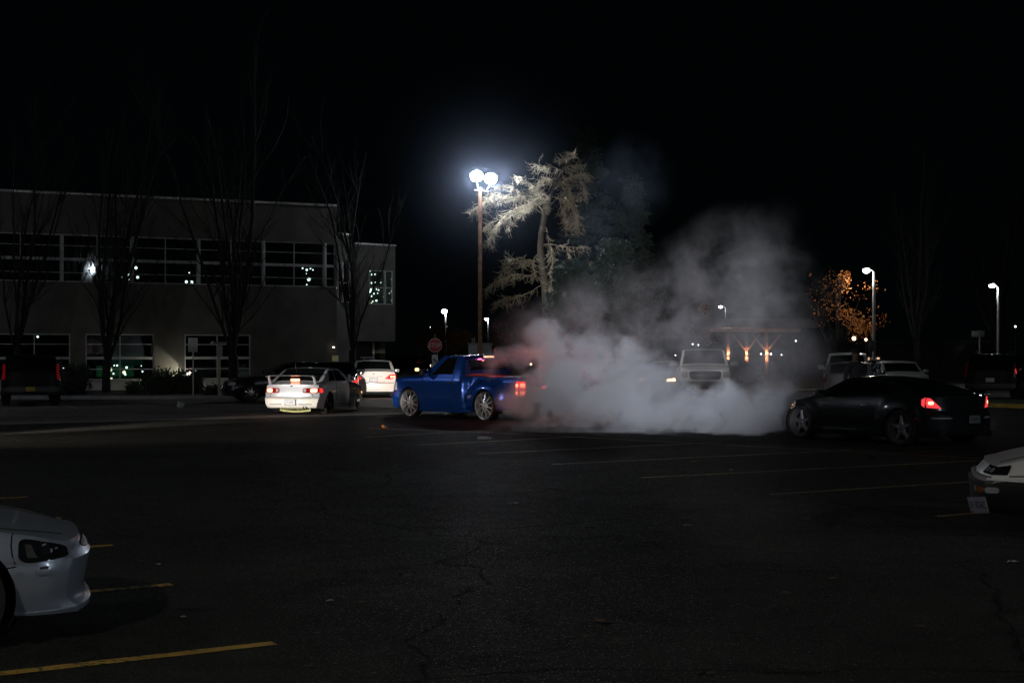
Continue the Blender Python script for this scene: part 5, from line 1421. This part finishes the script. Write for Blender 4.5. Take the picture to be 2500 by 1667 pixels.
# ------------------------------------------------------------------ smoke
def volume(name, lo, hi, res, blobs, dens, col, aniso, lab, warp=.6, wscale=.7, seed=0, hollow=(.36,.62), floor=0.0, cat='smoke', kind='stuff', soft=1.0):
    m = bpy.data.materials.new(name); m.use_nodes = True; nt = m.node_tree
    for n in list(nt.nodes): nt.nodes.remove(n)
    out = nt.nodes.new('ShaderNodeOutputMaterial'); pv_ = nt.nodes.new('ShaderNodeVolumePrincipled')
    pv_.inputs['Color'].default_value = (*col, 1); pv_.inputs['Density'].default_value = dens; pv_.inputs['Anisotropy'].default_value = aniso
    pv_.inputs['Density Attribute'].default_value = 'density'
    nt.links.new(pv_.outputs[0], out.inputs['Volume'])
    ng = bpy.data.node_groups.new(name, 'GeometryNodeTree'); ng.interface.new_socket('Geometry', in_out='OUTPUT', socket_type='NodeSocketGeometry')
    N = ng.nodes.new; L = ng.links.new
    vc = N('GeometryNodeVolumeCube'); vc.inputs['Min'].default_value = lo; vc.inputs['Max'].default_value = hi
    vc.inputs['Resolution X'].default_value, vc.inputs['Resolution Y'].default_value, vc.inputs['Resolution Z'].default_value = res
    pos = N('GeometryNodeInputPosition')
    def vm(op, a, b=None):
        q = N('ShaderNodeVectorMath'); q.operation = op
        for i, s_ in enumerate((a, b)):
            if s_ is None: continue
            if isinstance(s_, (tuple, list)): q.inputs[i].default_value = s_
            else: L(s_, q.inputs[i])
        return q
    def ma(op, a, b=0.0, c=None, clamp=False):
        q = N('ShaderNodeMath'); q.operation = op; q.use_clamp = clamp
        for i, s_ in enumerate((a, b, c)):
            if s_ is None: continue
            if isinstance(s_, (int, float)): q.inputs[i].default_value = s_
            else: L(s_, q.inputs[i])
        return q.outputs[0]
    def nz(vec, scale, det, off, rough=.5):
        o_ = vm('ADD', vec, (off, off*.7, -off)); n = N('ShaderNodeTexNoise'); n.inputs['Scale'].default_value = scale; n.inputs['Detail'].default_value = det; n.inputs['Roughness'].default_value = rough
        L(o_.outputs[0], n.inputs['Vector']); return n
    p = pos.outputs[0]
    if warp:
        for sc_, am in ((wscale, warp), (wscale*2.6, warp*.38), (wscale*7, warp*.13)):
            n = nz(pos.outputs[0], sc_, 2, seed+sc_); s1 = vm('SUBTRACT', n.outputs['Color'], (.5,.5,.5)); s2 = N('ShaderNodeVectorMath'); s2.operation = 'SCALE'
            L(s1.outputs[0], s2.inputs[0]); s2.inputs['Scale'].default_value = am*2.4; p = vm('ADD', p, s2.outputs[0]).outputs[0]
    tot = None
    for (c, r, a) in blobs:
        d_ = vm('SUBTRACT', p, tuple(c)); e_ = vm('DIVIDE', d_.outputs[0], tuple(r)); l_ = vm('LENGTH', e_.outputs[0])
        f = ma('SUBTRACT', 1.0, l_.outputs['Value'], clamp=True); f = ma('MULTIPLY', ma('SMOOTH_MIN', f, .5, .3) if False else f, a*2.0)
        tot = f if tot is None else ma('ADD', tot, f)
    if hollow:
        n1 = nz(p, .9, 5, seed+3.3, .55); n2 = nz(p, 3.2, 4, seed+7.1, .6)
        mx = ma('ADD', ma('MULTIPLY', n1.outputs['Fac'], .68), ma('MULTIPLY', n2.outputs['Fac'], .32))
        mr_ = N('ShaderNodeMapRange'); mr_.interpolation_type = 'SMOOTHSTEP'; mr_.inputs['From Min'].default_value = hollow[0]; mr_.inputs['From Max'].default_value = hollow[1]
        mr_.inputs['To Min'].default_value = floor; mr_.inputs['To Max'].default_value = 1.25; L(mx, mr_.inputs['Value'])
        tot = ma('MULTIPLY', tot, mr_.outputs['Result'])
    if soft != 1.0: tot = ma('POWER', tot, soft)
    L(tot, vc.inputs['Density'])
    smn = N('GeometryNodeSetMaterial'); smn.inputs['Material'].default_value = m
    go = N('NodeGroupOutput'); L(vc.outputs[0], smn.inputs[0]); L(smn.outputs[0], go.inputs[0])
    me = bpy.data.meshes.new(name); me.materials.append(m)
    o = link(name, me); mod = o.modifiers.new('smoke', 'NODES'); mod.node_group = ng
    tag(o, lab, None if kind else cat, None, kind)
    if not lab: pass
    return o
def B(px, py, d, rx, ry, dy, a):
    s_ = d/F
    return (tuple(W(px, py, d)), (rx*s_, dy, ry*s_), a)
blobs = [B(1285,985,34.1,80,62,.7,1.0), B(1245,960,34.3,40,50,.5,.25), B(1560,1050,30.3,420,22,1.2,.5), B(1205,890,35.7,45,26,.5,.4), B(1285,1005,33.2,70,55,.9,.5), B(1335,980,33.0,95,85,1.2,1.6), B(1320,915,34.4,70,45,.9,.4), B(1440,955,32.6,165,105,1.5,2.6), B(1560,990,31.6,160,80,1.5,2.2), B(1690,1008,31.0,170,66,1.5,2.0),
  B(1820,1012,30.5,150,62,1.5,1.8), B(1905,995,31.5,80,75,1.3,.9), B(1230,878,36.2,64,26,.9,.8), B(1290,866,35.8,90,38,1.0,1.4), B(1390,868,34.4,110,58,1.3,2.0), B(1350,815,35,60,45,.9,1.0), B(1500,888,33.6,120,62,1.4,1.8), B(1590,925,33.0,110,70,1.4,.9),
  B(1370,800,35,170,95,1.6,.10), B(1520,780,35.5,240,130,2.0,.09), B(1700,740,36,260,170,2.2,.06), B(1800,680,36,190,190,2.2,.07), B(1900,770,35,160,200,2.0,.06), B(1905,600,36,90,120,1.8,.03), B(1730,860,35,330,130,1.8,.08), B(1880,900,33,240,120,1.6,.12), B(2030,960,30.5,160,110,1.2,.06)]
smoke = volume('tyre_smoke', (-2.2,26.5,-.02), (10.5,40.0,6.8), (310,180,180), blobs, 1.5, (.79,.84,.94), .08,
   'billowing tyre smoke drifting from behind the blue pickup to the right', warp=.5, wscale=.8, hollow=(.44,.585), floor=.03)
volume('drifting_smoke', (1.5,60,4.0), (11.5,70,15), (90,60,90), [B(1560,440,65,110,110,2.5,.30), B(1480,520,65,130,160,2.5,.22), B(1430,640,65,170,150,2.5,.10)], .055, (.6,.75,1), .2,
   'thin bluish smoke drifting beside the gnarled tree', warp=1.2, wscale=.3)
lp = W(1180,436,69.6)
volume('lamp_glare_mist', (lp.x-7.5,62,lp.z-7.5), (lp.x+7.5,77,lp.z+7.5), (80,80,80), [(tuple(lp),(7.4,7.4,7.4),1.0)], .0024, (.62,.74,1), .3, 'added bluish mist standing in for glare round the two floodlights', warp=0, hollow=None, soft=3.0)  # mist volume added to imitate the floodlights' glare

# ------------------------------------------------------------------ person behind the coupe
def person(loc, facing, lab, cloth, skin=(.12,.07,.05)):
    ro = empty('person', loc, facing, lab, 'person')
    me = bpy.data.meshes.new('body'); bm = bmesh.new()
    J = {'pel':(0,0,.95,.15),'waist':(0,0,1.10,.135),'chest':(0,.01,1.30,.165),'neckb':(0,0,1.46,.085),'neck':(0,.005,1.53,.056),'jaw':(0,.02,1.60,.070),'head':(0,.01,1.68,.092),'crown':(0,.0,1.745,.070)}
    for s_, x in (('l',1),('r',-1)):
        J.update({'sh'+s_:(.17*x,0,1.41,.075),'el'+s_:(.24*x,-.02,1.14,.050),'wr'+s_:(.21*x,.12,.92,.034),'hip'+s_:(.09*x,0,.90,.11),'kn'+s_:(.11*x,.02,.50,.068),'an'+s_:(.12*x,-.02,.10,.048),'toe'+s_:(.13*x,.14,.05,.042)})
    E = [('pel','waist'),('waist','chest'),('chest','neckb'),('neckb','neck'),('neck','jaw'),('jaw','head'),('head','crown')]
    for s_ in 'lr': E += [('neckb','sh'+s_),('sh'+s_,'el'+s_),('el'+s_,'wr'+s_),('pel','hip'+s_),('hip'+s_,'kn'+s_),('kn'+s_,'an'+s_),('an'+s_,'toe'+s_)]
    keys = list(J); vs = {k: bm.verts.new(J[k][:3]) for k in keys}
    for a, b in E: bm.edges.new((vs[a], vs[b]))
    bm.to_mesh(me); bm.free()
    o = bpy.data.objects.new('body', me); COL.objects.link(o)
    md = o.modifiers.new('skin','SKIN'); md.use_smooth_shade = True
    for i, k in enumerate(keys): me.skin_vertices[0].data[i].radius = (J[k][3], J[k][3]*(.8 if k in ('chest','waist','pel') else 1))
    me.skin_vertices[0].data[0].use_root = True
    o.modifiers.new('sub','SUBSURF').levels = 2; o.modifiers['sub'].render_levels = 2
    dg = bpy.context.evaluated_depsgraph_get(); dg.update(); m2 = bpy.data.meshes.new_from_object(o.evaluated_get(dg)); bpy.data.objects.remove(o)
    ms = mat('skin',skin,.55); mj = cloth; mt = mat('dark_trousers',(.02,.02,.025),.85); msh = mat('dark_shoes',(.015,.015,.015),.6)
    m2.materials.clear()
    for m_ in (ms, mj, mt, msh): m2.materials.append(m_)
    for p in m2.polygons:
        c = p.center
        p.material_index = 0 if c.z > 1.50 else (3 if c.z < .11 else (2 if c.z < .96 and abs(c.x) < .2 and not (abs(c.x) > .17 and c.z > .86) else 1))
        if c.z < .93 and c.z > .86 and abs(c.x) > .17: p.material_index = 0
        p.use_smooth = True
    b = link('body', m2, ro)
    k = MB(); k.sphere((0,.112,1.665),.015,6,(1,1.2,1.3)); 
    for x in (-.032,.032): k.sphere((x,.096,1.69),.011,6)
    for x in (-.092,.092): k.sphere((x,.01,1.67),.022,6,(.5,1,1.3))
    k.build('face_features', ms, ro)
    k = MB(); k.lathe([(.0,1.80),(.06,1.795),(.098,1.765),(.106,1.715),(.103,1.705)],20,axis='z',c=(0,.0,0)); k.box((0,.135,1.712),(.15,.10,.010),bev=.004); k.build('cap', mat('black_cloth',(.012,.012,.014),.9), ro)
    for x in (-1,1):                                       # hands with five bent fingers
        k = MB(); k.sphere((.208*x,.155,.89),.042,8,(.55,1,.9))
        for q in range(4): 
            y0 = .19-.004*q; z0 = .915-.019*q; l_ = (.030,.034,.032,.025)[q]
            k.tube([(.208*x,.17,z0),(.206*x,y0+l_*.6,z0-.008),(.196*x,y0+l_*1.1,z0-.03),(.186*x,y0+l_*.8,z0-.05)],[.011,.010,.009,.007],6)
        k.tube([(.195*x,.14,.905),(.18*x,.16,.915),(.172*x,.185,.905)],[.012,.011,.008],6); k.build('hand', ms, ro)
    return ro
pp = GD(2088,31.5)
pr = person((pp.x,pp.y,.004), R(195), 'person in dark jacket and cap standing beyond the charcoal coupe, face turned to the smoke', mat('dark_jacket',(.018,.02,.026),.85,var=.2))

# ------------------------------------------------------------------ litter on the ground
M_leaf = mat('dry_leaf', (.075,.052,.03), .8, var=.4, vscale=30)
def leaf(px, py, s_, m=M_leaf, lab='small dry leaf lying on the asphalt', name='fallen_leaf', cat='leaf', grp='dry leaves on the asphalt'):
    rg = random.Random(px*7+py); n = 9; vs = [(0,0,.012)]; a0 = rg.uniform(0,6)
    for i in range(n):
        a = 2*math.pi*i/n; r_ = s_*(1+.35*math.cos(3*a)+rg.uniform(-.2,.2)); vs.append((r_*math.cos(a+a0), r_*.6*math.sin(a+a0), rg.uniform(.002,s_*.45)))
    vs += [(x, y, z+.002) for x, y, z in vs]; k = MB()
    k.add(vs, [(0,1+i,1+(i+1)%n) for i in range(n)] + [(10,11+(i+1)%n,11+i) for i in range(n)])
    o = k.build(name, m, smooth=0, merge=0); g_ = G(px,py); o.location = (g_.x, g_.y, .009); tag(o, lab, cat, grp); return o
rl = random.Random(3)
for px, py, s_ in [(928,1265,.05),(849,1338,.055),(993,1408,.05),(1465,1528,.075),(1537,1240,.05),(1425,1556,.03),(1916,1452,.04),(2035,1417,.045),(2215,1142,.05),(1717,1651,.05),(1640,1382,.035),(1290,1193,.03),(1190,1120,.04),(1365,1180,.04),(1440,1292,.045),(1680,1285,.04),(2130,1120,.06),(2240,1140,.05)]: leaf(px, py, s_)
for _ in range(46):
    px, py = rl.uniform(250,2400), 1075 + 560*rl.random()**1.3; leaf(round(px), round(py), rl.uniform(.015,.035))
M_paper = mat('white_paper', (.5,.5,.49), .7)
for px, py, s_, lab in [(1253,1233,.055,'flattened white scrap on the asphalt below the pickup'),(386,1381,.028,'tiny pale scrap between the stall lines at the left'),(806,1470,.026,'tiny pale scrap right of the foreground stall lines'),(449,1510,.02,'tiny greenish scrap near the bottom left stall line'),(2472,1376,.04,'pale scrap near the white sedan at the right edge')]:
    leaf(px, py, s_, M_paper, lab, 'paper_scrap', 'litter', None)
def item(name, px, py, lab, cat): g_ = G(px,py); return empty(name, (g_.x,g_.y,.01), 0, lab, cat)
o = item('crushed_can', 936, 1047, 'crushed orange and silver can lying left of the pickup shadow', 'can')
k = MB(); k.lathe([(0,-.065),(.022,-.065),(.032,-.055),(.030,0),(.034,.05),(.026,.062),(0,.062)],16,axis='x',c=(0,0,.04)); c_ = k.build('can_body', mat('can_orange',(.45,.14,.03),.3,.6), o); c_.rotation_euler = (0,R(28),R(40))
k = MB(); k.lathe([(.033,.0),(.0345,.004),(.0345,.04),(.033,.045)],16,axis='x',c=(0,0,.04)); k.build('silver_band', M_chrome, o).rotation_euler = (0,R(28),R(40))
o = item('plastic_bottle', 1181, 1075, 'clear plastic bottle lying on the asphalt in front of the pickup', 'bottle')
k = MB(); k.lathe([(0,-.12),(.035,-.12),(.038,-.10),(.034,-.03),(.038,.03),(.032,.07),(.014,.10),(.013,.12),(0,.12)],16,axis='x',c=(0,0,.04)); k.build('bottle_body', mat('clear_plastic',(.75,.77,.8),.12,0,trans=.55), o).rotation_euler = (0,0,R(-12))
k = MB(); k.lathe([(0,.12),(.016,.12),(.016,.145),(0,.145)],12,axis='x',c=(0,0,.04)); k.build('bottle_cap', M_paper, o).rotation_euler = (0,0,R(-12))
o = item('crumpled_bag', 441, 998, 'crumpled pale bag on the asphalt left of the hatchback', 'bag')
k = MB(); k.sphere((0,0,.09),.11,8,(1,.8,.85)); k.v = [tuple(Vector(v)*(1+.5*noise.noise(Vector(v)*14))) for v in k.v]; k.build('bag_body', mat('bag_plastic',(.42,.44,.46),.45), o, smooth=0)
